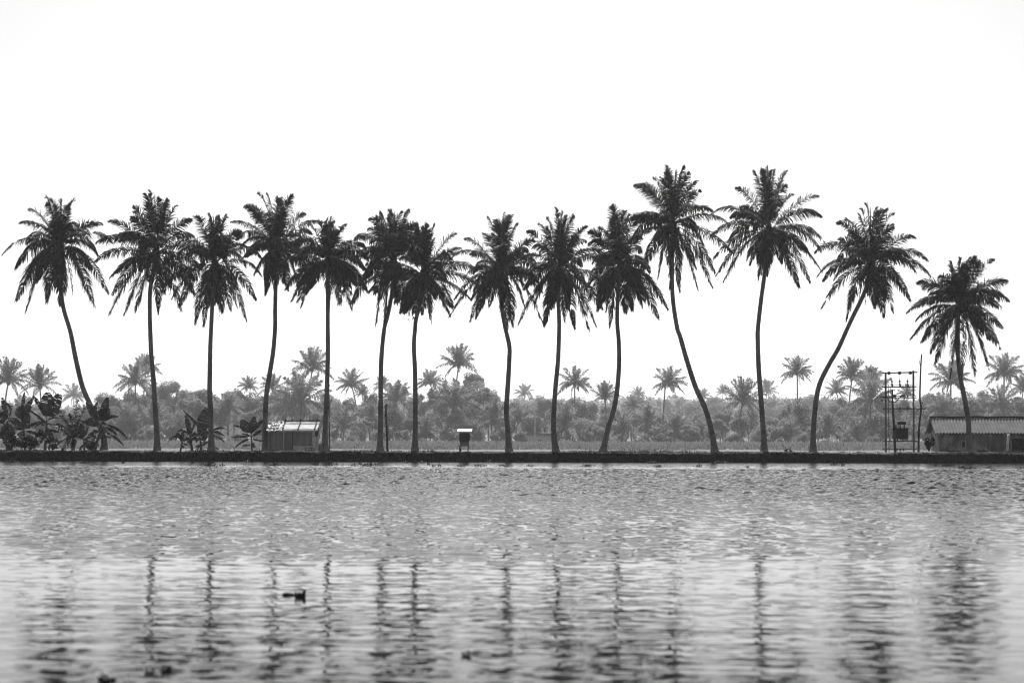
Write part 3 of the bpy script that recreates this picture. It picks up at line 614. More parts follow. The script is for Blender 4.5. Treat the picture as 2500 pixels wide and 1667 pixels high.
# ------------------------------------------------------------------ tin roofed shed
zD = reg(640, 1010, 11.76)
def shed():
    d = 164.0
    def p(x, y, dd=d): return P(*zD(x, y), dd)
    base = p(840, 1075); base.z = BT + .03
    root = thing('shed', 'low board shed with bright corrugated sheet roof between the fourth and fifth tall palms', 'shed', base)
    x0, x1 = p(150, 500).x, p(1530, 500).x; zt = p(800, 500).z; zb = BT; y0, y1 = d, d + 2.6
    mb = MB(); mb.box(x0, x1, y0, y1, zb, zt); mb.build('wall', M_plank, root)
    for xa_, xb_ in ((185, 195), (337, 353), (607, 633), (872, 888), (1440, 1530)):
        mb = MB(); mb.box(p(xa_, 0).x, p(xb_, 0).x, y0 - .05, y0 - .003, zb, zt - .02); mb.build('batten', M_plank2 if xa_ != 872 else M_dark, root)
    mb = MB(); mb.box(p(640, 0).x, p(860, 0).x, y0 - .03, y0 - .002, zb + .05, p(0, 545).z); dr = mb.build('door', M_plank, root)
    mb = MB(); h = p(835, 795); mb.box(h.x - .03, h.x + .03, y0 - .09, y0 - .031, h.z - .08, h.z + .12); mb.build('handle', M_tin, dr)
    mb = MB(); mb.box(p(910, 0).x, p(1430, 0).x, y0 - .06, y0 - .003, p(0, 880).z, p(0, 545).z)
    mb.box(p(900, 0).x, p(1460, 0).x, y0 - .09, y0 - .061, p(0, 905).z, p(0, 880).z); mb.build('shutter', M_plank, root)
    mb = MB(); mb.box(p(890, 0).x, p(1470, 0).x, y0 - .035, y0 - .004, zb + .02, p(0, 915).z); mb.build('counter_panel', M_plank2, root)
    mb = MB(); mb.box(p(400, 0).x, p(1560, 0).x, y0 - .28, y0 - .2, p(0, 515).z, p(0, 465).z); mb.build('fascia', M_plank2, root)
    # roof: sloping corrugated sheet
    mb = MB(); xa, xb = p(600, 0).x, p(1600, 0).x; zf = p(0, 455).z; n = 130
    yb = d + 1.5; zr = P(700, 1010 + 235 / 11.76, yb).z
    for i in range(n + 1):
        x = xa + (xb - xa) * i / n; o = 0.035 * math.cos(i * math.pi / 2)
        mb.v += [Vector((x, y0 - .35, zf + o)), Vector((x, yb, zr + o)), Vector((x, y0 - .35, zf + o - .03)), Vector((x, yb, zr + o - .03))]
    for i in range(n):
        a = i * 4; b = a + 4; mb.f += [(a, b, b + 1, a + 1), (a + 2, a + 3, b + 3, b + 2), (a, a + 2, b + 2, b), (a + 1, b + 1, b + 3, a + 3)]
    mb.build('roof', M_tin, root)
    for pts_, r_ in [([Vector((p(xx, 0).x, y0 - .5, zf + .03)), Vector((p(xx, 0).x + .02, yb, zr + .1)), Vector((p(xx, 0).x + .04, yb + .1, zr + .3))], .07) for xx in (595, 1045, 1515)] + [
            ([Vector((xa, yb - .05, zr + .12)), Vector((xb + .1, yb - .05, zr + .14))], .06), ([Vector((xa, y0 - .3, zf + .1)), Vector((xb, y0 - .3, zf + .09))], .025)]:
        mb = MB(); mb.tube(pts_, r_, 6); mb.build('roof_pole', M_wood, root)
    # torn tarpaulin over the left end, with straw
    rnd = random.Random(2); mb = MB(); nx, ny = 14, 8; xl = p(130, 0).x; n0 = 0
    for j in range(ny + 1):
        for i in range(nx + 1):
            u, v = i / nx, j / ny; mb.v.append(Vector((xl + (xa + .1 - xl) * u, (y0 - .42) + (yb - y0 + .4) * v, zf - .06 + (zr - zf + .1) * v + rnd.uniform(-.06, .09) - .1 * (1 - v) * (1 - u))))
    for j in range(ny):
        for i in range(nx):
            a = j * (nx + 1) + i; mb.f.append((a, a + 1, a + nx + 2, a + nx + 1))
    mb.build('tarpaulin', M_tarp, root)
    mb = MB()
    for _ in range(260):
        a = Vector((xl + rnd.uniform(-.1, 1.9), y0 - .45 + rnd.uniform(0, 2.9), 0)); a.z = zf + (a.y - y0 + .4) / 3.3 * (zr - zf) + rnd.uniform(.05, .2)
        if a.x > xl + 1.1 and rnd.random() < .6: continue
        v = Vector((rnd.uniform(-.3, .3), rnd.uniform(-.25, .1), rnd.uniform(-.2, .16))); w_ = Vector((.012, 0, .012))
        mb.quad(a - w_, a + w_, a + v + w_, a + v - w_)
    mb.build('thatch', M_thatch, root)
    mb = MB(); X = p(1570, 0).x; mb.box(X - .14, X + .14, y0 - .25, y0 + .3, p(0, 640).z, p(0, 470).z)
    mb.tube([p(1600, 400, d - .3), p(1625, 550, d - .3), p(1650, 690, d - .3)], .045, 5); mb.build('bracket', M_dark, root)
    # bench in front and crate by palm
    mb = MB(); a, b = p(1240, 970, d - .7), p(1460, 970, d - .7)
    mb.box(a.x, b.x, a.y - .2, a.y + .15, a.z - .04, a.z)
    bench = thing('bench', 'small low bench in front of the shed counter panel', 'bench', Vector(((a.x + b.x) / 2, a.y, BT)))
    mb.build('seat', M_wood, bench)
    for X in (a.x + .05, b.x - .1):
        m2 = MB(); m2.tube([Vector((X - .03, a.y, BT)), Vector((X, a.y, a.z - .04))], .035, 5); m2.build('leg', M_wood, bench)
    a, b = p(1620, 1075, d - 1), p(1745, 865, d - 1)
    cr = thing('crate', 'dark wooden crate leaning on the fifth tall palm trunk', 'crate', Vector(((a.x + b.x) / 2, a.y, BT)))
    Mx = Matrix.Translation(Vector(((a.x + b.x) / 2, a.y, BT))) @ Matrix.Rotation(.06, 4, 'Y')
    w2 = (b.x - a.x) / 2; h2 = b.z - BT
    mb = MB(); mb.box(-w2, w2, -.25, .25, .02, h2, Mx); mb.build('body', M_wood, cr)
    mb = MB(); 
    for k in range(4): mb.box(-w2 - .012, w2 + .012, -.27, -.252, .05 + k * h2 / 4.3, .05 + k * h2 / 4.3 + h2 / 7, Mx)
    mb.build('slats', M_plank, cr)
shed()

# ------------------------------------------------------------------ stilt kiosk
zK = reg(1080, 1020, 13.07)
def kiosk():
    d = 162.6
    def p(x, y, dd=d): return P(*zK(x, y), dd)
    b = p(700, 1065); b.z = BT + .04
    root = thing('kiosk', 'tiny dark kiosk on stilts with a bright white roof slab', 'kiosk', b)
    mb = MB(); A, B = p(480, 400), p(940, 400); zf = p(0, 465).z; zr = p(0, 345).z
    mb.box(A.x, B.x, d - .45, d - .40, zf, zf + .09)
    mb.v += [Vector((A.x, d - .5, zf + .14)), Vector((B.x, d - .5, zf + .14)), Vector((B.x, d + 1.6, zr)), Vector((A.x, d + 1.6, zr)), Vector((A.x, d - .5, zf + .10)), Vector((B.x, d - .5, zf + .10)), Vector((B.x, d + 1.6, zr - .05)), Vector((A.x, d + 1.6, zr - .05))]
    n = 8; mb.f += [(n, n + 1, n + 2, n + 3), (n + 4, n + 7, n + 6, n + 5), (n, n + 4, n + 5, n + 1), (n + 1, n + 5, n + 6, n + 2), (n + 2, n + 6, n + 7, n + 3), (n + 3, n + 7, n + 4, n)]
    mb.build('roof', M_tin, root)
    mb = MB(); mb.box(p(560, 0).x, p(845, 0).x, d, d + 1.2, p(0, 900).z, p(0, 460).z); mb.build('cabin', M_plank, root)
    mb = MB(); X0, X1 = p(540, 0).x, p(840, 0).x; z0, z1 = p(0, 735).z, p(0, 490).z
    mb.v += [Vector((X0, d - .32, z0)), Vector((X1, d - .32, z0)), Vector((X1 + .02, d - .03, z1)), Vector((X0, d - .03, z1)), Vector((X0, d - .28, z0 - .02)), Vector((X1, d - .28, z0 - .02)), Vector((X1 + .02, d - .002, z1 - .03)), Vector((X0, d - .002, z1 - .03))]
    mb.f += [(0, 1, 2, 3), (4, 7, 6, 5), (0, 4, 5, 1), (1, 5, 6, 2), (2, 6, 7, 3), (3, 7, 4, 0)]
    mb.build('shutter', M_dark, root)
    mb = MB(); q = [p(850, 480), p(893, 550), p(880, 650), p(850, 760)]
    for yy in (d - .1, d + .9):
        for v in q: mb.v.append(Vector((v.x, yy, v.z)))
    mb.f += [(0, 1, 2, 3), (7, 6, 5, 4), (0, 4, 5, 1), (1, 5, 6, 2), (2, 6, 7, 3), (3, 7, 4, 0)]
    mb.build('side_flap', M_dark, root)
    for xx in (585, 815):
        for yy in (d + .1, d + 1.1):
            X = p(xx, 0).x; mb = MB(); mb.tube([Vector((X, yy, BT)), Vector((X + .01, yy, p(0, 890).z))], .045, 6); mb.build('leg', M_dark, root)
    st = p(555, 1060, d - .5); st.z = BT
    mb = MB(); mb.tube([st, p(540, 870, d - .5)], .045, 6); mb.tube([st + Vector((.05, 0, 0)), p(595, 960, d - .5)], .06, 6)
    tag(mb.build('forked_stake', M_wood, loc=st), 'short dark forked stake at the left leg of the stilt kiosk', 'stake')
kiosk()

# ------------------------------------------------------------------ poles and wires
def wire(name, label, pts, sag, r=.012, m=None):
    pts = [Vector(p) for p in pts]; out = []
    for a, b in zip(pts[:-1], pts[1:]):
        for i in range(13):
            t = i / 12; out.append(a.lerp(b, t) - Vector((0, 0, sag * 4 * t * (1 - t))))
    mb = MB(); mb.tube(out, r, 4)
    return tag(mb.build(name, m or M_wire, loc=pts[0]), label, 'wire')

def service_pole():
    d = 163.4; b = P(804, 1102, d); b.z = BT
    root = thing('service_pole', 'slim dark pole close behind the right side of the fifth palm trunk', 'pole', b)
    mb = MB(); mb.tube([b - Vector((0, 0, .2)), P(803.5, 1020, d), P(803, 945, d)], [.06, .055, .045], 7); mb.build('mast', M_dark, root, smooth=True)
    mb = MB(); c = P(803, 941, d); mb.blob(c, (.09, .09, .12)); mb.build('cap', M_dark, root)
    mb = MB(); c = P(804.6, 1026, d - .1); mb.blob(c, (.08, .08, .12)); mb.build('insulator', M_tin, root)
service_pole()
z6 = reg(800, 800, 4.48)
def short_pole():
    d = 163; b = P(*z6(655, 1350), d); b.z = BT
    root = thing('utility_pole', 'short leaning utility pole between the sixth and seventh tall palms', 'pole', b)
    mb = MB(); mb.tube([b - Vector((0, 0, .2)), P(*z6(645, 1100), d), P(*z6(635, 840), d)], [.12, .11, .085], 8); mb.build('mast', M_wood, root, smooth=True)
    mb = MB(); mb.tube([P(*z6(628, 856), d - .15), P(*z6(655, 850), d - .15)], .05, 5)
    mb.tube([P(*z6(647, 850), d - .15), P(*z6(647, 826), d - .15)], .05, 6); mb.tube([P(*z6(628, 945), d - .15), P(*z6(626, 975), d - .15)], .05, 5); mb.build('bracket', M_dark, root)
    mb = MB(); mb.tube([P(*z6(657, 1100), d), Vector((P(*z6(702, 1340), d).x, d, BT))], .012, 4); mb.build('guy_wire', M_wire, root)
short_pole()

zE = reg(2140, 890, 7.125)
def transformer():
    d = 164.5
    def p(x, y, dd=d): return P(*zE(x, y), dd)
    b = p(400, 1520); b.z = BT
    root = thing('transformer_frame', 'tall two post steel frame carrying an electric transformer and insulators', 'transformer', b)
    for xa, xb, yt in ((162, 155, 140), (648, 637, 105)):
        mb = MB(); q = p(xa, 1520); q.z = BT - .1; t = p(xb, yt); mb.tube([q, t], .115, 4); mb.build('post', M_pole, root)
    for xa, xb, ya, yb, dd, r in ((105, 705, 148, 132, -.15, .085), (100, 693, 392, 383, -.15, .075), (95, 692, 577, 577, -.15, .055), (95, 690, 766, 765, -.15, .09), (108, 708, 1332, 1328, -.15, .08), (108, 696, 1474, 1473, -.15, .08), (180, 620, 356, 354, .25, .02)):
        a, c = p(xa, ya, d + dd), p(xb, yb, d + dd); mb = MB(); mb.tube([a, c], r, 4); mb.build('cross_bar', M_dark if r < .08 else M_pole, root)
    for x, y in ((212, 148), (398, 145), (585, 143)):
        mb = MB(); c = p(x, y, d - .3)
        for k in (-.14, -.05, .05, .14): mb.tube([c + Vector((0, k - .02, 0)), c + Vector((0, k + .02, 0))], .17 if abs(k) < .1 else .14, 12)
        mb.tube([c - Vector((0, .25, 0)), c + Vector((0, .25, 0))], .05, 6); mb.build('disc_insulator', M_porc, root, smooth=False)
    for x0 in (262, 398, 535):
        mb = MB(); a, c = p(x0 + 6, 408, d - .3), p(x0, 255, d - .3)
        mb.tube([a, c], .03, 5)
        for k in range(5): q = a.lerp(c, .12 + .14 * k + (.1 if k > 2 else 0)); mb.tube([q, q + Vector((0, 0, .1))], [.12, .07], 8)
        mb.tube([a.lerp(c, .2) + Vector((.1, 0, 0)), a.lerp(c, .55) + Vector((.03, 0, 0))], .05, 5); mb.build('fuse_cutout', M_porc, root)
    for x0, ya, yb in ((410, 835, 720), (546, 832, 720), (412, 580, 538), (543, 582, 528), (275, 800, 720)):
        mb = MB(); a, c = p(x0, ya, d - .3), p(x0, yb, d - .3); mb.tube([a, c], .035, 5)
        for k in range(3): q = a.lerp(c, .3 + .2 * k); mb.tube([q, q + Vector((0, 0, .07))], [.085, .06], 8)
        mb.build('pin_insulator', M_porc, root)
    # tank on the lower bar
    mb = MB(); A, B = p(292, 1296, d - .1), p(523, 1112, d - .1); mb.box(A.x, B.x, d - .75, d + .3, A.z, B.z)
    tk = mb.build('tank', M_dark, root)
    mb = MB()
    for k in range(7):
        X = A.x + (B.x - A.x) * (k + .5) / 7; mb.box(X - .03, X + .03, d - .9, d - .752, A.z + .1, B.z - .12)
    mb.build('cooling_fins', M_dark, tk)
    mb = MB(); C, E = p(275, 1114, d), p(535, 1106, d); mb.box(C.x, E.x, d - .8, d + .35, C.z, E.z + .02); mb.build('lid', M_dark, root)
    mb = MB(); C, E = p(350, 1045, d), p(498, 990, d); zc = (C.z + E.z) / 2; r = (E.z - C.z) / 2
    mb.tube([Vector((C.x, d - .3, zc)), Vector((E.x, d - .3, zc))], r, 10); mb.build('oil_conservator', M_dark, root)
    mb = MB(); mb.box(C.x, E.x, d - .42, d - .18, E.z - .01, E.z + .05); mb.build('conservator_top', M_tin, root)
    for x in (335, 412, 485):
        mb = MB(); a, c = p(x, 1105, d - .35), p(x, 1035, d - .35); mb.tube([a, a.lerp(c, .5), c], [.1, .075, .03], 8); mb.build('bushing', M_porc, root)
    mb = MB()
    for x in (360, 460): mb.tube([p(x, 1296, d - .2), p(x, 1345, d - .2)], .06, 5)
    for x in (355, 412, 468): mb.tube([p(x, 1455, d - .3), p(x, 1500, d - .3)], .07, 6)
    mb.build('terminal_box', M_dark, root)
    mb = MB(); a = p(218, 1515); a.z = BT; mb.tube([a, p(210, 900), p(203, 350)], .028, 5); mb.build('conduit', M_dark, root)
    mb = MB()
    for a, c in (((212, 160), (262, 255)), ((398, 160), (398, 255)), ((585, 160), (535, 255)), ((400, 405), (330, 540)), ((535, 405), (480, 540)), ((410, 835), (412, 1035)), ((546, 832), (485, 1035)), ((275, 810), (335, 1035)), ((155, 200), (120, 350)), ((640, 170), (700, 350))):
        mb.tube([p(*a, d - .3), p(*c, d - .3)], .011, 4)
    mb.build('jumper_wire', M_wire, root)
    # separate pole in front with its own cross arm
    d2 = 162.6
    b = p(325, 1520, d2); b.z = BT
    r2 = thing('cross_arm_pole', 'leaning pole with braced cross arm standing just in front of the transformer frame', 'pole', b)
    mb = MB(); mb.tube([b - Vector((0, 0, .2)), p(310, 1250, d2), p(295, 950, d2), p(280, 700, d2), p(268, 430, d2)], [.13, .125, .115, .1, .08], 8); mb.build('mast', M_wood, r2, smooth=True)
    mb = MB(); mb.tube([p(55, 562, d2 - .15), p(485, 547, d2 - .15)], .06, 4); mb.build('cross_arm', M_dark, r2)
    mb = MB(); mb.tube([p(175, 585, d2 - .15), p(235, 652, d2 - .15), p(330, 652, d2 - .15), p(390, 575, d2 - .15)], .05, 4); mb.build('brace', M_dark, r2)
    for x, y in ((88, 563), (310, 543), (458, 543)):
        mb = MB(); c = p(x, y, d2 - .2)
        for k in (-.12, 0, .12): mb.tube([c + Vector((k - .02, 0, 0)), c + Vector((k + .03, 0, 0))], [.19, .15], 10)
        mb.tube([c - Vector((.2, 0, 0)), c + Vector((.2, 0, 0))], .06, 6)
        mb.build('disc_insulator', M_porc, r2)
    mb = MB(); mb.tube([p(92, 610, d2 - .2), p(92, 645, d2 - .2)], .06, 6); mb.tube([p(92, 590, d2 - .2), p(92, 680, d2 - .2)], .012, 4)
    mb.tube([p(245, 400, d2 - .1), p(245, 500, d2 - .1), p(258, 530, d2 - .1)], .03, 4); mb.build('dropper', M_dark, r2)
    # crooked bare pole to the right
    z12 = reg(2000, 830, 4.48); d3 = 163.6
    def q(x, y): return P(*z12(x, y), d3)
    b = q(1086, 1225); b.z = BT
    r3 = thing('crooked_pole', 'tall crooked bare wooden pole right of the transformer frame', 'pole', b)
    mb = MB(); mb.tube(spline([b - Vector((0, 0, .2)), q(1090, 1000), q(1102, 850), q(1114, 740), q(1101, 640), q(1103, 480), q(1110, 290), q(1118, 155)], 5), [.115 - .0014 * i for i in range(36)], 8); mb.build('mast', M_wood, r3, smooth=True)
    mb = MB(); mb.tube([q(1108, 290), q(1098, 255), q(1088, 200)], [.05, .03, .015], 5); mb.build('branch', M_wood, r3)
    mb = MB(); mb.tube([q(1068, 760), q(1112, 748)], .06, 5); mb.tube([q(1112, 748), q(1155, 750)], .035, 5)
    for x, y in ((1128, 748), (1148, 752), (1126, 683)): mb.blob(q(x, y), (.07, .07, .1), 6, 4)
    mb.build('bracket', M_dark, r3)
    # power lines
    wire('power_line', 'thin wire running right from the crooked pole over the house roof', [q(1150, 750), P(2560, 1003, 166)], .1, .009)
    wire('power_line', 'lower thin wire running right from the crooked pole to the house', [q(1150, 752), P(2560, 1010, 160)], .5, .009)
    wire('power_line', 'thin wire running left from the cross arm pole behind the thirteenth palm', [p(88, 563, d2 - .2), P(1880, 958, 170)], .05, .010)
    wire('cable', 'dark cable from the third palm trunk to the roof of the tin shed', [P(524, 1049, 161.4), P(630, 1061, 163), P(685, 1047, 163.4)], .25, .018)
    wire('cable', 'thin cable hanging from the left of the kiosk roof toward the left bushes', [P(1120, 1060, 163), P(1085, 1073, 164), P(1040, 1080, 166)], .2, .012)
transformer()

# ------------------------------------------------------------------ corrugated roof house
zH = reg(2240, 1000, 9.046)
def house_mat():
    m = bpy.data.materials.new('stained_plaster'); m.use_nodes = True; n = m.node_tree.nodes; l = m.node_tree.links; b = n['Principled BSDF']
    b.inputs['Roughness'].default_value = .95
    tc = n.new('ShaderNodeTexCoord')
    def nz(s, d, st=(1, 1, 1)):
        mp = n.new('ShaderNodeMapping'); mp.inputs['Scale'].default_value = st; l.new(tc.outputs['Object'], mp.inputs[0])
        t = n.new('ShaderNodeTexNoise'); t.inputs['Scale'].default_value = s; t.inputs['Detail'].default_value = d; l.new(mp.outputs[0], t.inputs['Vector']); return t.outputs['Fac']
    def rng(a, x0, x1, y0, y1):
        r = n.new('ShaderNodeMapRange'); r.inputs[1].default_value = x0; r.inputs[2].default_value = x1; r.inputs[3].default_value = y0; r.inputs[4].default_value = y1
        l.new(a, r.inputs[0]); return r.outputs[0]
    def mul(a, c):
        r = n.new('ShaderNodeMath'); r.operation = 'MULTIPLY'; l.new(a, r.inputs[0]); l.new(c, r.inputs[1]); return r.outputs[0]
    patch = rng(nz(.9, 6), .44, .54, .55, 1.0); streak = rng(nz(3, 5, (1, 1, .12)), .35, .65, .7, 1.1); fine = rng(nz(9, 6), .3, .7, .65, 1.25)
    base = rng(nz(.4, 2), .3, .7, .18, .32)
    l.new(mul(mul(patch, streak), mul(fine, base)), b.inputs['Base Color']); return m
def house():
    d = 168.0
    F0 = P(*zH(490, 940), d); F0.z = BT
    th = math.radians(-6.0); ux = Vector((math.cos(th), math.sin(th), 0)); uy = Vector((-math.sin(th), math.cos(th), 0))
    root = thing('house', 'old plaster house with corrugated roof cut by the right edge of the picture', 'house', F0)
    L, W = 16.0, 6.0
    zt = P(*zH(500, 495), d).z
    def w(a, b, z): return F0 + ux * a + uy * b + Vector((0, 0, z - F0.z))
    ridge = P(*zH(330, 185), d + 3).z
    def bx(mb, a0, a1, b0, b1, z0, z1):
        n = len(mb.v); mb.v += [w(a, b, z) for z in (z0, z1) for b in (b0, b1) for a in (a0, a1)]
        for q in ((0, 2, 3, 1), (4, 5, 7, 6), (0, 1, 5, 4), (2, 6, 7, 3), (0, 4, 6, 2), (1, 3, 7, 5)): mb.f.append(tuple(n + i for i in q))
    Mp = house_mat()
    # front wall pieces around vent, window and doorway
    X = lambda x: (P(*zH(x, 0), d).x - F0.x)
    Z = lambda y: P(*zH(700, y), d).z
    openings = [(X(975), X(1045), Z(830), Z(708)), (X(2040), X(2310), BT - .05, Z(630))]
    for k in range(3): openings.append((X(690), X(720), Z(718 + k * 44), Z(698 + k * 44)))
    xs = sorted({0, L} | {v for o in openings for v in o[:2]}); zs = sorted({BT - .05, zt} | {v for o in openings for v in o[2:]})
    mb = MB()
    for a0, a1 in zip(xs[:-1], xs[1:]):
        for z0, z1_ in zip(zs[:-1], zs[1:]):
            ca, cz = (a0 + a1) / 2, (z0 + z1_) / 2
            if any(o[0] < ca < o[1] and o[2] < cz < o[3] for o in openings): continue
            n = len(mb.v); mb.v += [w(a0, 0, z0), w(a1, 0, z0), w(a1, 0, z1_), w(a0, 0, z1_)]; mb.f.append((n, n + 1, n + 2, n + 3))
    for o in openings:      # reveals
        a0, a1, z0, z1_ = o
        for q in ((w(a0, 0, z0), w(a0, .3, z0), w(a0, .3, z1_), w(a0, 0, z1_)), (w(a1, 0, z0), w(a1, .3, z0), w(a1, .3, z1_), w(a1, 0, z1_)), (w(a0, 0, z1_), w(a1, 0, z1_), w(a1, .3, z1_), w(a0, .3, z1_)), (w(a0, 0, z0), w(a1, 0, z0), w(a1, .3, z0), w(a0, .3, z0))): mb.quad(*q)
    # gable wall left, right, back
    for a in (0, L):
        n = len(mb.v); mb.v += [w(a, 0.002, BT - .05), w(a, W, BT - .05), w(a, W, zt), w(a, W / 2, ridge - .12), w(a, .002, zt)]; mb.f.append((n, n + 1, n + 2, n + 3, n + 4))
    mb.quad(w(0, W, BT - .05), w(L, W, BT - .05), w(L, W, zt), w(0, W, zt))
    mb.build('wall', Mp, root)
    mb = MB(); o = openings[1]; mb.quad(w(o[0] - .2, .6, BT - .05), w(o[1] + .2, .6, BT - .05), w(o[1] + .2, .6, o[3] + .2), w(o[0] - .2, .6, o[3] + .2)); mb.build('doorway', M_dark, root)
    o = openings[0]; mb = MB(); mb.quad(w(o[0] - .05, .28, o[2] - .05), w(o[1] + .05, .28, o[2] - .05), w(o[1] + .05, .28, o[3] + .05), w(o[0] - .05, .28, o[3] + .05)); mb.build('window', M_dark, root)
    mb = MB(); mb.box(0, 0, 0, 0, 0, 0) if False else None
    bx(mb, X(680), X(730), .28, .3, Z(810), Z(690)); mb.build('vent', M_dark, root)
    # corrugated roof, two slopes
    Mr = mat('corrugated_asbestos', .13, rough=.9, var=.35, scale=1.2, bump=.5)
    mb = MB(); a0, a1 = -.55, L + .6; n = int((a1 - a0) / .035); ov = .55
    eave = Z(495) - .08; pitch = .2225
    for side in (0, 1):
        n0 = len(mb.v)
        for i in range(n + 1):
            a = a0 + i * (a1 - a0) / n; o = .055 * math.cos(2 * math.pi * a / .32); jit = .015 * math.sin(a * 1.7)
            be = -ov if side == 0 else W + ov
            for dz in (0, -.03):
                mb.v += [w(a, be, eave + o + dz), w(a, W / 2, ridge + o * .9 + dz + jit)]
        for i in range(n):
            a = n0 + i * 4; b = a + 4; mb.f += [(a, b, b + 1, a + 1), (a + 2, a + 3, b + 3, b + 2), (a, a + 2, b + 2, b)]
    mb.build('roof', Mr, root)
    mb = MB(); pts = [w(a0 - .05 + i * 1.2, W / 2, ridge + .10 + .03 * math.sin(i * 2.1)) for i in range(16)]; mb.tube(pts, .1, 6); mb.build('ridge_cap', M_dark, root)
    mb = MB()
    for (b0, za), (b1, zb) in (((-ov, eave - .05), (W / 2, ridge - .04)), ((W + ov, eave - .05), (W / 2, ridge - .04))):
        p0, p1 = w(a0 + .04, b0, za), w(a0 + .04, b1, zb); dn = Vector((0, 0, -.26))
        mb.quad(p0, p1, p1 + dn, p0 + dn); mb.quad(p0 + ux * .05, p1 + ux * .05, p1 + dn + ux * .05, p0 + dn + ux * .05); mb.quad(p0 + dn, p1 + dn, p1 + dn + ux * .05, p0 + dn + ux * .05)
    mb.build('bargeboard', M_dark, root)
    # leaning post
    pb = P(*zH(1975, 955), 163.5); pb.z = BT; t = P(*zH(2008, 560), 163.5)
    r = thing('leaning_post', 'pale topped post leaning in front of the house doorway', 'post', pb)
    mb = MB(); mb.tube([pb - Vector((0, 0, .1)), t], [.13, .12], 8); mb.build('post', M_plank2, r, smooth=True)
    mb = MB(); mb.blob(t, (.15, .13, .12)); mb.build('cap', M_tin, r)
house()

# small things along the bank edge
def stick(px, y0, y1, px1, label, d=160.6, r=.03):
    a = P(px, y0, d); a.z = BT - .02; b = P(px1, y1, d); mb = MB(); mb.tube([a, a.lerp(b, .5) + Vector((.01, 0, 0)), b], [r, r, r * .5], 5)
    tag(mb.build('stick', M_wood, loc=a), label, 'stick')
stick(1683, 1104, 1095, 1682.5, 'short upright stick on the bank left of the very tall leaning palm')
stick(573, 1101, 1090, 570, 'small slanting stick on the bank between the third and fourth tall palms')
stick(911, 1102, 1097, 906, 'thin bent twig on the bank left of the sixth tall palm')
def debris():
    a = P(1924, 1103, 160.8); a.z = BT
    root = thing('driftwood', 'curved dry branch lying on the bank between the twelfth and thirteenth tall palms', 'branch', a)
    mb = MB(); mb.tube(spline([P(1910, 1086.5, 160.8), P(1917, 1092, 160.8), P(1921, 1100, 160.8), a], 4), .03, 5); mb.tube([P(1931, 1091, 160.8), P(1930, 1103, 160.8)], .025, 5); mb.build('branch', M_wood, root)
    b = P(1925.5, 1099, 160.7); mb = MB(); mb.blob(Vector((b.x, b.y, BT + .12)), (.12, .1, .15)); tag(mb.build('plastic_bag', M_tin, loc=b), 'small white bag caught on the dry branch', 'bag')
debris()

# ------------------------------------------------------------------ background vegetation (hazy)
def far_palm_meshes(seed, upright=0.0, nf=30, droop=1.0):
    rnd = random.Random(seed); lf, rc = MB(), MB(); c = Vector((0, 0, 0))
    for k in range(nf):
        az = k * 2.399 + rnd.uniform(-.3, .3); el = math.radians(80 - 120 * (k / nf) ** (1.1 + upright) + rnd.uniform(-8, 8))
        L = rnd.uniform(5.2, 6.8); v = Vector((math.cos(az) * math.cos(el), math.sin(az) * math.cos(el), math.sin(el))) * L
        frond_to(lf, rc, c, c + v, rnd, sag=.22 if el < .4 else .08, up=.8 if el < 0.3 else .25, nl=32, lmax=1.6, wid=.19, droop=droop * (.9 if el < .7 else .3), r0=.09)
    lf.blob(c, (.5, .5, .7)); 
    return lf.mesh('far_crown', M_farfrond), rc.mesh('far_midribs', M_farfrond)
FP = [far_palm_meshes(900 + i, upright=[0, .5, -.2, .9, .2][i]) for i in range(5)]
def far_trunk_mesh(seed):
    rnd = random.Random(seed); mb = MB(); b = rnd.uniform(-.12, .12)
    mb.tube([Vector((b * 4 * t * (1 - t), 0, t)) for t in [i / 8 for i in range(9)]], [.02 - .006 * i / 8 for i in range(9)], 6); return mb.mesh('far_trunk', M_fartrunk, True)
FT = [far_trunk_mesh(50 + i) for i in range(4)]
PX = [254, 384, 516, 648, 793, 928, 1013, 1243, 1357, 1472, 1745, 1866, 1985, 2364]
def gap(px):
    k = sum(1 for x in PX if x < px)
    NW = ['one', 'two', 'three', 'four', 'five', 'six', 'seven', 'eight', 'nine', 'ten', 'eleven', 'twelve', 'thirteen', 'fourteen']
    if k == 0: return 'left of tall palm one'
    if k == 14: return 'right of tall palm fourteen'
    return 'between tall palms %s and %s' % (NW[k - 1], NW[k])
def inst(name, me, parent, loc=(0, 0, 0), rot=(0, 0, 0), scl=(1, 1, 1)):
    o = bpy.data.objects.new(name, me); col.objects.link(o); o.parent = parent; o.location = loc; o.rotation_euler = rot; o.scale = scl; return o
rf = random.Random(77)
used = {}
def uniq(label):
    if label in used: used[label] += 1; return None
    used[label] = 1; return label
def far_palm(px, py, rad, d, look, k=None, lean=0, gz=.12):
    d *= BG; c = P(px, py, d); k = rf.randrange(5) if k is None else k; s = rad * 1.15 / F * d / 6.0
    bx = c.x + lean / F * d; base = Vector((bx, d, gz))
    root = thing('background_coconut_palm', '%s, hazy, %s' % (look, gap(px)), 'palm tree', base, 'hazy coconut palms beyond the field')
    h = c.z - gz; dx = c.x - bx
    t = inst('trunk', FT[k % 4], root, (0, 0, 0), (0, 0, 0), (1, 1, 1))
    w_ = .28 / .02 * max(.8, s) * (1 if h > 3 else .9)
    t.matrix_local = Matrix(((w_, 0, dx, 0), (0, w_, 0, 0), (0, 0, h, 0), (0, 0, 0, 1)))
    rz = rf.uniform(0, 6.28)
    inst('crown', FP[k][0], root, (dx, 0, h), (0, 0, rz), (s, s, s)); inst('midribs', FP[k][1], root, (dx, 0, h), (0, 0, rz), (s, s, s))
N_, M_, L_ = 520, 600, 1500
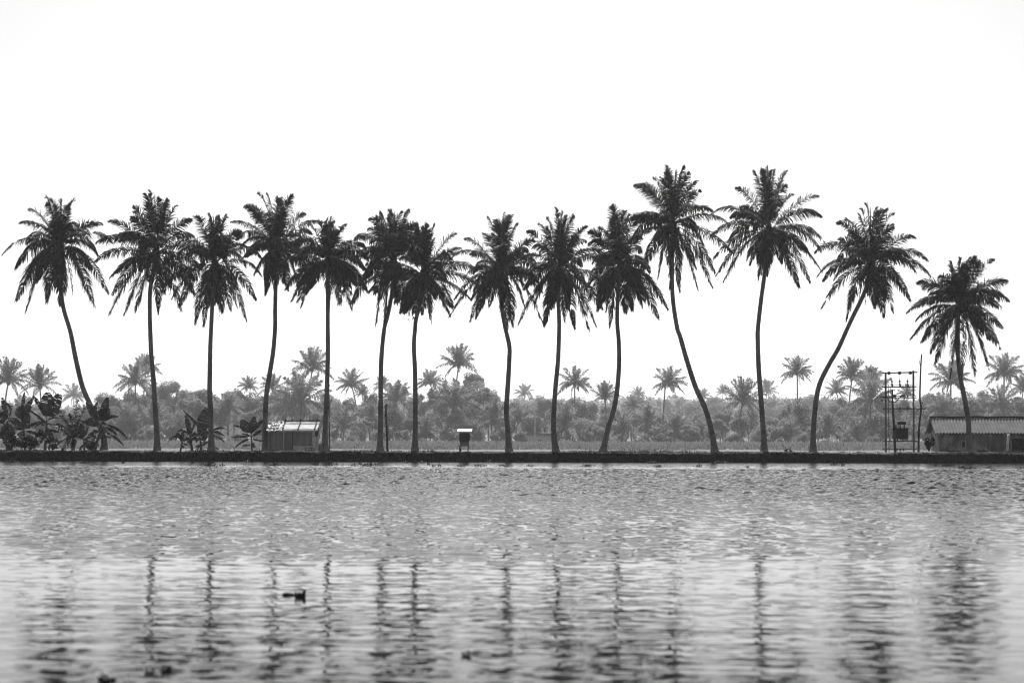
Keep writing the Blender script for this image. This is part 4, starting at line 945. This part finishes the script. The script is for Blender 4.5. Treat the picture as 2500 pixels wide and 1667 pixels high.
FPL = [ # px, py(crown heart), radius px, distance, look, variant, lean
 (20,935,50,N_,'large bushy palm at the left edge',1,0),(97,945,44,N_,'spiky palm with upright fronds',3,0),(180,968,28,1100,'faint pale palm',0,0),(330,936,46,N_,'broad palm standing forward of the trees',0,0),(356,905,34,M_,'palm top rising behind a broader one',1,0),
 (312,1028,42,500,'low young palm',2,0),(376,1032,46,500,'low young palm close to the second trunk',3,0),(607,945,24,M_,'small round topped palm',0,6),(665,950,32,M_,'upright palm just left of the tallest hazy one',1,0),
 (762,903,46,N_,'tallest palm, above the tin shed',1,0),(735,985,66,490,'very large low palm right behind the tin shed',0,0),(700,1000,50,500,'low spreading palm behind the shed roof',2,0),(858,943,38,M_,'palm with loose arching fronds',2,0),(884,962,20,M_,'thin palm with hanging dead fronds',0,0),
 (840,1045,48,480,'low palm near the field edge',1,0),(907,1020,34,500,'small low palm left of the sixth trunk',3,0),(933,945,22,M_,'small palm half hidden by the sixth trunk',1,0),(965,978,42,N_,'medium palm right of the short leaning pole',0,0),(1050,936,30,M_,'small feathery palm at the tree tops',2,0),
 (1119,895,44,N_,'tall palm rising out of the big dome tree',1,0),(1108,992,58,480,'open palm with few bright fronds near the kiosk',2,0),(1206,1030,48,480,'low palm right of the kiosk',3,0),(1280,962,22,1100,'faint pale palm',0,0),(1266,1030,36,500,'low dark palm close to the eighth trunk',1,0),
 (1403,940,40,N_,'tall palm with round crown',0,0),(1378,1045,50,480,'low palm near the field',1,0),(1477,975,36,N_,'dense upright bottle shaped palm',3,0),(1557,966,20,1200,'faint ragged palm',2,0),(1546,992,24,M_,'small fan crowned areca palm',0,0),(1580,1035,38,490,'low pointed young palm',3,0),
 (1633,940,40,N_,'tall palm leaning left above dead fronds',0,-18),(1521,1045,42,490,'low spreading palm',2,0),(1716,968,18,1200,'faint distant palm close to the leaning trunk',0,0),(1765,960,18,1300,'tiny faint palm on the far tree line',1,0),(1814,985,52,490,'big dark palm with a long skirt',1,0),
 (1872,958,26,1100,'faint palm touching the twelfth trunk',1,0),(1944,912,38,N_,'lone palm standing clear above the round tree',0,4),(2017,1062,46,480,'low palm near the field',3,0),(1925,1060,36,485,'low palm left of the thirteenth trunk',2,0),(2080,925,42,N_,'tall full palm',1,0),(2127,940,38,N_,'upright palm left of the transformer frame',3,0),
 (2125,982,60,490,'very wide palm behind the transformer frame',0,0),(2042,958,28,M_,'half hidden palm',2,0),(2089,1072,42,480,'low palm left of the transformer frame',1,0),(2214,963,22,M_,'small palm seen inside the transformer frame',0,0),(2215,1060,36,490,'low palm behind the transformer tank',1,0),(2321,935,48,N_,'wide palm partly behind the shortest palm crown',0,0),
 (2451,915,46,N_,'tall palm above the corrugated roof',0,0),(2442,990,46,490,'low palm just above the corrugated roof',2,0),(2498,952,30,M_,'palm cut by the right edge',1,0),(2300,1000,40,500,'low palm above the left end of the roof',2,0),(440,1040,34,500,'low palm behind the second banana clump',2,0),(560,1000,34,520,'dark small palm amid bushes',1,0),
 (60,1010,40,500,'low palm behind the left banana plants',2,0),(215,1030,36,500,'low palm behind the young palm',0,0),(640,1050,34,490,'low palm left of the tin shed',1,0),(1040,1050,34,490,'low palm left of the kiosk',0,0),(1650,1050,36,490,'low palm half sunk in bushes',1,0)]
for a in FPL: far_palm(a[0], a[1], a[2], a[3], a[4], a[5], a[6])

# broadleaf trees
def crown_mesh(seed, n=3000, ls=.028, flat=1.0, lobes=16):
    """unit crown, radius 1, centre at origin"""
    rnd = random.Random(seed); mb = MB()
    for k in range(lobes):
        v = Vector((rnd.gauss(0, 1), rnd.gauss(0, 1), rnd.gauss(0, 1))).normalized() * rnd.uniform(.35, .78)
        v.z = v.z * flat; r = rnd.uniform(.24, .46)
        leafcloud(mb, v, (r, r, r * .8 * (flat ** .5)), n // lobes, ls, rnd, .45)
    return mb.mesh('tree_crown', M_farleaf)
def limbs_mesh(seed):
    rnd = random.Random(seed); mb = MB()
    mb.tube([Vector((0, 0, -2.2)), Vector((.02, 0, -1.2)), Vector((0, 0, -.5))], [.06, .05, .045], 7)
    for k in range(7):
        a = rnd.uniform(0, 6.28); e = Vector((math.cos(a) * .55, math.sin(a) * .55, rnd.uniform(-.1, .55)))
        mb.tube([Vector((0, 0, -.7)), e * .5 + Vector((0, 0, -.25)), e], [.035, .022, .01], 5)
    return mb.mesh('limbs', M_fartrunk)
CR = [crown_mesh(300 + i, 5200, [.052, .046, .056, .062, .05][i], [1, 1, .5, 1.1, .8][i]) for i in range(5)]
LM = [limbs_mesh(400 + i) for i in range(3)]
def far_tree(px, ytop, hw, d, look, k, hgt=1.0, gz=.12, label=None, group='hazy broadleaf trees beyond the field', name='background_tree'):
    d *= BG; c = P(px, ytop, d); R = hw / F * d; RZ = R * hgt; cz = c.z - RZ; base = Vector((c.x, d, gz))
    root = thing(name, label or '%s, hazy, %s' % (look, gap(px)), 'tree', base, group)
    o = inst('crown', CR[k], root, (0, 0, cz - gz), (0, 0, rf.uniform(0, 6.28)), (R, R, RZ))
    t = inst('trunk', LM[k % 3], root, (0, 0, cz - gz), (0, 0, rf.uniform(0, 6.28)), (R, R, max(RZ, (cz - gz) / 2.15)))
FTR = [(392,928,34,M_,'rounded tree top right of the second trunk',0,1.1),(425,922,46,M_,'large rounded tree',1,1),(255,955,34,M_,'small tree behind the first leaning trunk',0,1),(500,932,64,M_,'wide flat topped umbrella tree behind the third trunk',2,.7),(572,944,34,M_,'dark upright tree',3,1.3),
 (292,968,34,M_,'leafy tree left of the broad palm',3,1),(340,960,40,N_,'dense tree under the broad palm',1,1.2),(465,960,44,N_,'dark round tree',0,1.1),(620,965,36,M_,'bushy tree behind the fourth trunk',1,1),(690,965,34,M_,'bushy tree above the shed roof',0,1.1),(800,940,34,M_,'open leafy tree behind the service pole',4,1.4),
 (870,975,44,M_,'loose tree',4,1),(905,955,26,M_,'narrow tree left of the sixth trunk',3,1.3),(960,938,24,M_,'tall narrow tree',3,1.5),(985,930,14,M_,'thin sprig topped tree',4,2),(1030,955,32,M_,'bushy tree right of the seventh trunk',1,1.1),(1075,935,36,M_,'tree at the left shoulder of the dome tree',0,1.2),
 (1160,925,64,N_,'great dome shaped tree behind the kiosk',0,1.15),(1200,960,36,N_,'tree on the right shoulder of the dome tree',1,1.2),(1150,905,34,M_,'leafy tree top behind the tall palm crown',3,1),(1135,990,60,500,'dark lower tree over the kiosk',1,.9),(1262,975,32,M_,'leafy tree close to the eighth trunk',3,1),(1305,965,30,900,'pale tree',1,1),
 (1332,962,36,M_,'rounded tree left of the ninth trunk',0,1.1),(1390,962,40,M_,'rounded tree under the tall round palm',1,1.1),(1430,968,40,M_,'dark rounded tree',0,1.2),(1505,985,36,800,'pale tree behind the tenth trunk',3,1),(1590,985,44,1000,'pale low tree',4,.8),(1690,975,34,1000,'pale tree behind the very tall leaning trunk',0,.9),
 (1752,962,38,1000,'pale round tree',1,.9),(1600,1030,40,500,'leafy bush sized tree',3,.9),(1680,1020,40,500,'leafy low tree near the leaning trunk',4,.9),(1770,1000,34,560,'shrubby tree',0,1),(1890,966,38,1000,'pale round tree',1,.9),(1885,1000,36,540,'leafy tree right of the twelfth trunk',4,1.1),
 (1948,970,44,N_,'dark round tree beneath the lone palm',0,1.1),(1975,960,34,1000,'pale tree behind the round one',3,.9),(2008,970,30,1000,'pale tree beside the thirteenth trunk',1,1),(2050,990,40,N_,'dark leafy tree',1,1.1),(2150,985,44,N_,'leafy tree behind the transformer frame',4,1.1),(2200,970,30,M_,'tree between the two transformer posts',3,1.2),
 (2268,940,44,M_,'loose leafy tree right of the crooked pole',4,1.1),(2300,965,44,N_,'dense tree over the left roof end',0,1),(2390,945,38,M_,'tree right of the fourteenth trunk above the roof',1,1.1),(2425,965,36,M_,'dark tree above the middle of the visible roof',0,1.1),(2480,965,40,N_,'dense tree at the right edge',3,1),(2360,965,40,N_,'leafy tree behind the fourteenth trunk',1,1),
 (30,975,50,N_,'bushy tree at the left edge',0,1),(110,985,44,N_,'bushy tree behind the paddle leaf banana plant',1,1),(205,990,36,600,'leafy tree behind the young palm',3,1),(150,1000,30,N_,'small tree behind the banana plants',4,1),(540,975,40,N_,'dark tree right of the third trunk',0,1),(650,985,36,N_,'dark tree behind the fourth trunk',3,1),(1350,1010,44,520,'dark low tree left of the ninth trunk',3,1),(1440,1020,44,520,'dark low tree in the thicket',0,1),(1300,1015,40,520,'low tree right of the eighth trunk',4,1)]
for a in FTR: far_tree(a[0], a[1], a[2], a[3], a[4], a[5], a[6])
rb2 = random.Random(12)
CANX = [0, 100, 200, 260, 300, 400, 450, 520, 600, 680, 740, 800, 860, 900, 950, 1000, 1060, 1100, 1150, 1200, 1240, 1300, 1350, 1420, 1480, 1530, 1600, 1700, 1760, 1830, 1900, 1950, 2000, 2050, 2120, 2200, 2260, 2300, 2400, 2500]
CANY = [955, 965, 985, 965, 950, 930, 925, 938, 950, 948, 945, 950, 968, 960, 950, 945, 945, 925, 918, 935, 965, 972, 962, 958, 968, 990, 990, 990, 975, 980, 980, 972, 980, 962, 955, 970, 950, 950, 950, 955]
for i in range(190):
    px = -120 + 2740 * (i + rb2.uniform(-.4, .4)) / 190; row = i % 4
    d = (462, 490, 520, 565)[row] + rb2.uniform(-10, 10); hw = (rb2.uniform(14, 24), rb2.uniform(22, 36), rb2.uniform(28, 44), rb2.uniform(34, 52))[row]
    top = (1056, 1030, 1000, 972)[row] + rb2.uniform(-14, 14)
    if 1480 < px < 1760: top += 12
    if row == 3: top = float(np.interp(px, CANX, CANY)) + rb2.uniform(0, 24); d += rb2.uniform(0, 60)
    if 1280 < px < 1400 and row == 0: top += 10
    far_tree(px, top, hw, d, '', rb2.randrange(5), hgt=rb2.uniform(.9, 1.4), label='%s hazy bush %s' % (('low', 'knee high looking', 'tall', 'hindmost tall')[row].replace('knee high looking', 'middling'), gap(px)), group='bushes in the thicket beyond the field', name='background_bush')

# the far wood: one mass
def far_wood():
    rnd = random.Random(66); mb = MB()
    for i in range(460):
        px = -300 + 3100 * i / 460 + rnd.uniform(-6, 6); d = rnd.uniform(1650, 2200)
        top = 982 + 9 * noise1(px * .012, 5) - (14 if 1500 < px < 2050 else 0) - (8 if px > 2100 else 0) + (14 if px < 300 else 0) + rnd.uniform(-6, 8)
        c = P(px, top, d); r = rnd.uniform(10, 19) * d / F
        leafcloud(mb, (c.x, d, c.z - r), (r, r, r), 60, 2.6, rnd, .4)
        leafcloud(mb, (c.x, d, (c.z - r) * .5), (r * 1.1, r, (c.z) * .55), 150, 4.2, rnd, .1)
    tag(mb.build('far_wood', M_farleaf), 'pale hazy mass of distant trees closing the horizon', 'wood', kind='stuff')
far_wood()

# old wall / hut and power pole in the haze
def far_hut():
    d = 640; z8 = reg(1200, 800, 4.48)
    a, b = P(*z8(400, 1260), d), P(*z8(650, 1180), d); base = Vector(((a.x + b.x) / 2, d, .12))
    root = thing('background_hut', 'low pale hut with a small dark window in the haze left of the ninth trunk', 'hut', base)
    mb = MB(); mb.box(a.x, b.x, d, d + 6, 0, b.z); mb.build('wall', M_plank2, root)
    mb = MB(); mb.box(a.x - .8, b.x + .8, d - .9, d + 7, b.z, b.z + .9); mb.build('roof', M_thatch, root)
    w0, w1 = P(*z8(510, 1255), d), P(*z8(568, 1225), d); mb = MB(); mb.box(w0.x, w1.x, d - .1, d - .01, w0.z, w1.z); mb.build('window', M_dark, root)
far_hut()
def far_pole():
    d = 630; b = P(1306, 1100, d); b.z = .12
    root = thing('background_power_pole', 'hazy concrete power pole in the field between the eighth and ninth tall palms', 'pole', b)
    mb = MB(); mb.tube([b, P(1306, 985, d)], [.3, .18], 6); mb.build('mast', M_plank2, root)
    mb = MB(); t = P(1306, 1003, d - .3); mb.tube([t - Vector((1.4, 0, 0)), t + Vector((1.4, 0, 0))], .1, 5); mb.build('cross_arm', M_dark, root)
far_pole()
M_wirep = mat('aluminium_wire', .45, rough=.4)
for k, (y0, y1, y2) in enumerate([(1013, 1003, 1032), (1018, 1008, 1030), (957, 966, 962)]):
    d = 629.5 if k < 2 else 560
    o = wire('power_line', ['upper pale wire crossing the haze from the field power pole', 'lower pale wire crossing the haze from the field power pole', 'faint wire crossing the sky just above the hazy trees'][k],
         [P(-200, y0, d), P(600, y0 + 3, d), P(1306, y1, d), P(1800, y1 - 2, d), P(2700, y0 - 8, d)], .8, .03, M_wirep if k < 2 else M_wire)

# field grass: uncountable
def field_grass():
    rnd = random.Random(90); mb = MB()
    for _ in range(26000):
        d = 200 + 440 * rnd.random() ** .7; x = rnd.uniform(-.36, .36) * d; s = rnd.uniform(.25, .7) * (1 if rnd.random() > .06 else 2.2)
        p = Vector((x, d, .1)); a = rnd.uniform(0, 3.14); v = Vector((math.cos(a) * .3, math.sin(a) * .3, 0)); t = Vector((rnd.uniform(-.2, .2), rnd.uniform(-.2, .2), s))
        mb.quad(p - v, p + v, p + v * .6 + t, p - v * .3 + t * .9)
    tag(mb.build('field_grass', mat('field_grass_blade', .15, rough=.6, var=.5, scale=.2, trans=.3)), 'short pale grass of the field between the bank and the hazy trees', 'grass', kind='stuff')
    mb = MB(); 
    for _ in range(9000):
        x = rnd.uniform(-56, 56); cl = noise1(x * .8, 55)
        if cl + rnd.uniform(-.5, .5) < 0: continue
        s = rnd.uniform(.05, .17) * (1 + max(0, cl)); y = D + .1 + rnd.uniform(0, 1.2)
        p = Vector((x, y, BT + .0)); v = Vector((.02, 0, 0)); t = Vector((rnd.uniform(-.05, .05), 0, s + .05)); mb.tri(p - v, p + v, p + t)
    tag(mb.build('bank_grass', mat('bank_grass_blade', .12, rough=.6, var=.5, scale=2)), 'thin fringe of dry grass along the top edge of the bank', 'grass', kind='stuff')
field_grass()

# ------------------------------------------------------------------ floating water plants, bird
def hyacinth_mesh(seed, n, wx, wy):
    rnd = random.Random(seed); lf = MB(); st = MB()
    for _ in range(n):
        x, y = rnd.gauss(0, wx * .45), rnd.gauss(0, wy * .45); h = rnd.uniform(.04, .24) * math.exp(-abs(x) / wx); r = rnd.uniform(.035, .065)
        tp = Vector((x + rnd.uniform(-.05, .05), y, h + .03)); st.tube([Vector((x, y, -.02)), tp], [.012, .008], 4)
        nrm = Vector((rnd.gauss(0, .5), rnd.gauss(0, .5) - .4, .8)).normalized(); u = nrm.orthogonal().normalized(); v = nrm.cross(u); n0 = len(lf.v)
        for j in range(7):
            a = 6.28 * j / 7; lf.v.append(tp + (u * math.cos(a) + v * math.sin(a) * .85) * r)
        lf.f.append(tuple(range(n0, n0 + 7)))
    n0 = len(lf.v); lf.v += st.v; lf.f += [tuple(i + n0 for i in f) for f in st.f]
    return lf.mesh('hyacinth', M_leaf)
HY = [hyacinth_mesh(1, 26, .35, .25), hyacinth_mesh(2, 60, .9, .4), hyacinth_mesh(3, 14, .2, .2), hyacinth_mesh(4, 40, .55, .4)]
CL = [(507,1133,0),(509,1138,1),(540,1138,0),(605,1128,0),(668,1137,1),(770,1135,3),(806,1136,1),(862,1137,0),(893,1138,3),(878,1133,2),(904,1137,1),(990,1130,0),(1010,1128,2),(1030,1130,0),(1045,1135,2),(1057,1140,2),(1071,1139,2),(1124,1139,3),(1135,1135,0),
      (1170,1139,3),(1195,1129,0),(1228,1139,3),(1237,1131,0),(1267,1129,2),(1294,1139,3),(1434,1139,3),(1593,1131,3),(1607,1140,3),(1705,1139,0),(1761,1130,1),(1825,1143,2),(2035,1136,1),(2056,1137,2),(2283,1138,2),(2312,1139,1),(2350,1144,1),(2366,1145,1),(2499,1144,3),(300,1131,2),(30,1128,1),(58,1131,0),(130,1129,2),(205,1130,1),(470,1131,2)]
sizes = ['small', 'long flat', 'tiny', 'medium']
for i, (px, py, k) in enumerate(CL):
    yy = py - (px - 1250) * ROLL; d = EYE * F / (yy - HZ); loc = Vector(((px - 1250) / F * d, d, 0))
    base_l = '%s hyacinth clump afloat %s' % (sizes[k], gap(px))
    o = bpy.data.objects.new('water_hyacinth', HY[k]); col.objects.link(o); o.location = loc; o.rotation_euler = (0, 0, rf.uniform(-.4, .4)); q = rf.uniform(.8, 1.15); o.scale = (q, q, q)
    tag(o, base_l, 'water plant', 'water hyacinth clumps floating along the bank'); roots.append(o)
# make repeated labels unique by order among look-alikes
seen = {}
for r_ in roots:
    if r_.get('category') == 'water plant' or r_.name.startswith('background_bush'): seen.setdefault(r_['label'], []).append(r_)
for lab, rs_ in seen.items():
    if len(rs_) == 1: continue
    rs_.sort(key=lambda o: o.location.x)
    for k, o in enumerate(rs_): o['label'] = lab + ', ' + (ORD + ['fifteenth', 'sixteenth', 'seventeenth', 'eighteenth', 'nineteenth', 'twentieth'])[k] 

def near_plants():
    rnd = random.Random(14)
    def at(px, py): 
        yy = py - (px - 1250) * ROLL; d = EYE * F / (yy - HZ); return Vector(((px - 1250) / F * d, d, 0)), d
    loc, d = at(722, 1455); s = d / F
    root = thing('floating_leaf', 'dark curled leaf floating alone on the calm near water', 'leaf', Vector(at(702, 1452)[0]))
    mb = MB(); c = at(702, 1452)[0]; mb.blob(c + Vector((0, 0, .015)), (13 * s, .06, 5 * s), 10, 6, .08, rnd); mb.blob(c + Vector((12 * s, 0, .012)), (7 * s, .04, 3.2 * s), 8, 5, .05, rnd); mb.build('blade', M_leaf, root, smooth=True)
    c = at(733, 1456)[0]; root = thing('floating_weed', 'dark spiky weed clump floating beside the curled leaf', 'water plant', c)
    mb = MB()
    for k in range(34):
        x = rnd.uniform(-12, 12) * s; h = rnd.uniform(6, 11) * s * (1.7 if x > 8 * s or x < -10 * s else 1); mb.tube([c + Vector((x, rnd.uniform(-.05, .05), -.02)), c + Vector((x + rnd.uniform(-3, 3) * s, 0, h))], [.012, .009], 4)
    mb.blob(c + Vector((9 * s, 0, 9 * s)), (3.5 * s, 3 * s, 7 * s), 8, 6, .1, rnd); mb.blob(c + Vector((0, 0, 2 * s)), (12 * s, .05, 4 * s), 8, 6, .15, rnd); mb.build('leaves', M_leaf, root)
    for px, py, wpx, l in ((1142, 1600, 16, 'small dark floating weed low in the middle of the water'), (410, 1636, 22, 'blurred dark water weed near the bottom left'), (372, 1642, 14, 'low blurred weed just left of the taller bottom weed'), (262, 1662, 22, 'blurred two lobed water weed at the bottom edge')):
        c, d = at(px, py); s = d / F; root = thing('floating_weed', l, 'water plant', c); mb = MB()
        for k in range(7):
            mb.blob(c + Vector((rnd.uniform(-wpx, wpx) * s * .6, rnd.uniform(-.1, .1), rnd.uniform(0, wpx * .5) * s)), (wpx * .36 * s, .05, wpx * .3 * s), 8, 6, .15, rnd)
        mb.build('leaves', M_leaf, root, smooth=True)
near_plants()

def bird():
    yy = 1143 - (2415 - 1250) * ROLL; d = EYE * F / (yy - HZ); s = d / F
    c = Vector(((2415 - 1250) / F * d, d, 0))
    root = thing('floating_clump', 'flat dark weed clump below the house with a bird on it', 'water plant', c)
    inst('leaves', HY[3], root, (0, 0, 0), (0, 0, 0), (.7, .7, .5))
    z = .06; me = bpy.data.meshes.new('bird'); V = [(-8, .5), (-5, 2), (-1, 3.4), (2, 5.2), (2.6, 8.0), (2.3, 10.4), (3.0, 11.2), (4.4, 11.3)]; R = [.4, 1.0, 2.0, 1.8, .8, .6, .95, .2]
    mb = MB(); mb.tube(spline([c + Vector((x * s, -.2, z + h * s)) for x, h in V], 3), [s * np.interp(i / 3, range(8), R) for i in range(22)], 8)
    mb.tube([c + Vector((0, -.2, z + 2 * s)), c + Vector((.3 * s, -.2, 0.02))], .01, 4); mb.tube([c + Vector((1 * s, -.16, z + 2 * s)), c + Vector((1.2 * s, -.16, 0.02))], .01, 4)
    bpy.data.meshes.remove(me)
    tag(mb.build('bird', M_dark, loc=c + Vector((0, -.2, 0)), smooth=True), 'dark long necked water bird on the weed clump below the house', 'bird')
bird()

# ------------------------------------------------------------------ haze
def haze():
    mb = MB(); mb.box(-1300, 1300, -150, 2400, -2.4, 46)
    m = bpy.data.materials.new('haze_air'); m.use_nodes = True; n = m.node_tree.nodes; n.remove(n['Principled BSDF'])
    v = n.new('ShaderNodeVolumePrincipled'); v.inputs['Color'].default_value = (1, 1, 1, 1); v.inputs['Density'].default_value = HAZE; v.inputs['Anisotropy'].default_value = 0.55
    m.node_tree.links.new(v.outputs[0], n['Material Output'].inputs['Volume'])
    o = mb.build('haze', m); tag(o, kind='stuff'); o['label'] = 'pale even haze filling the air'; o['category'] = 'haze'
haze()
for r_ in roots:
    if '_o' in r_: del r_['_o']
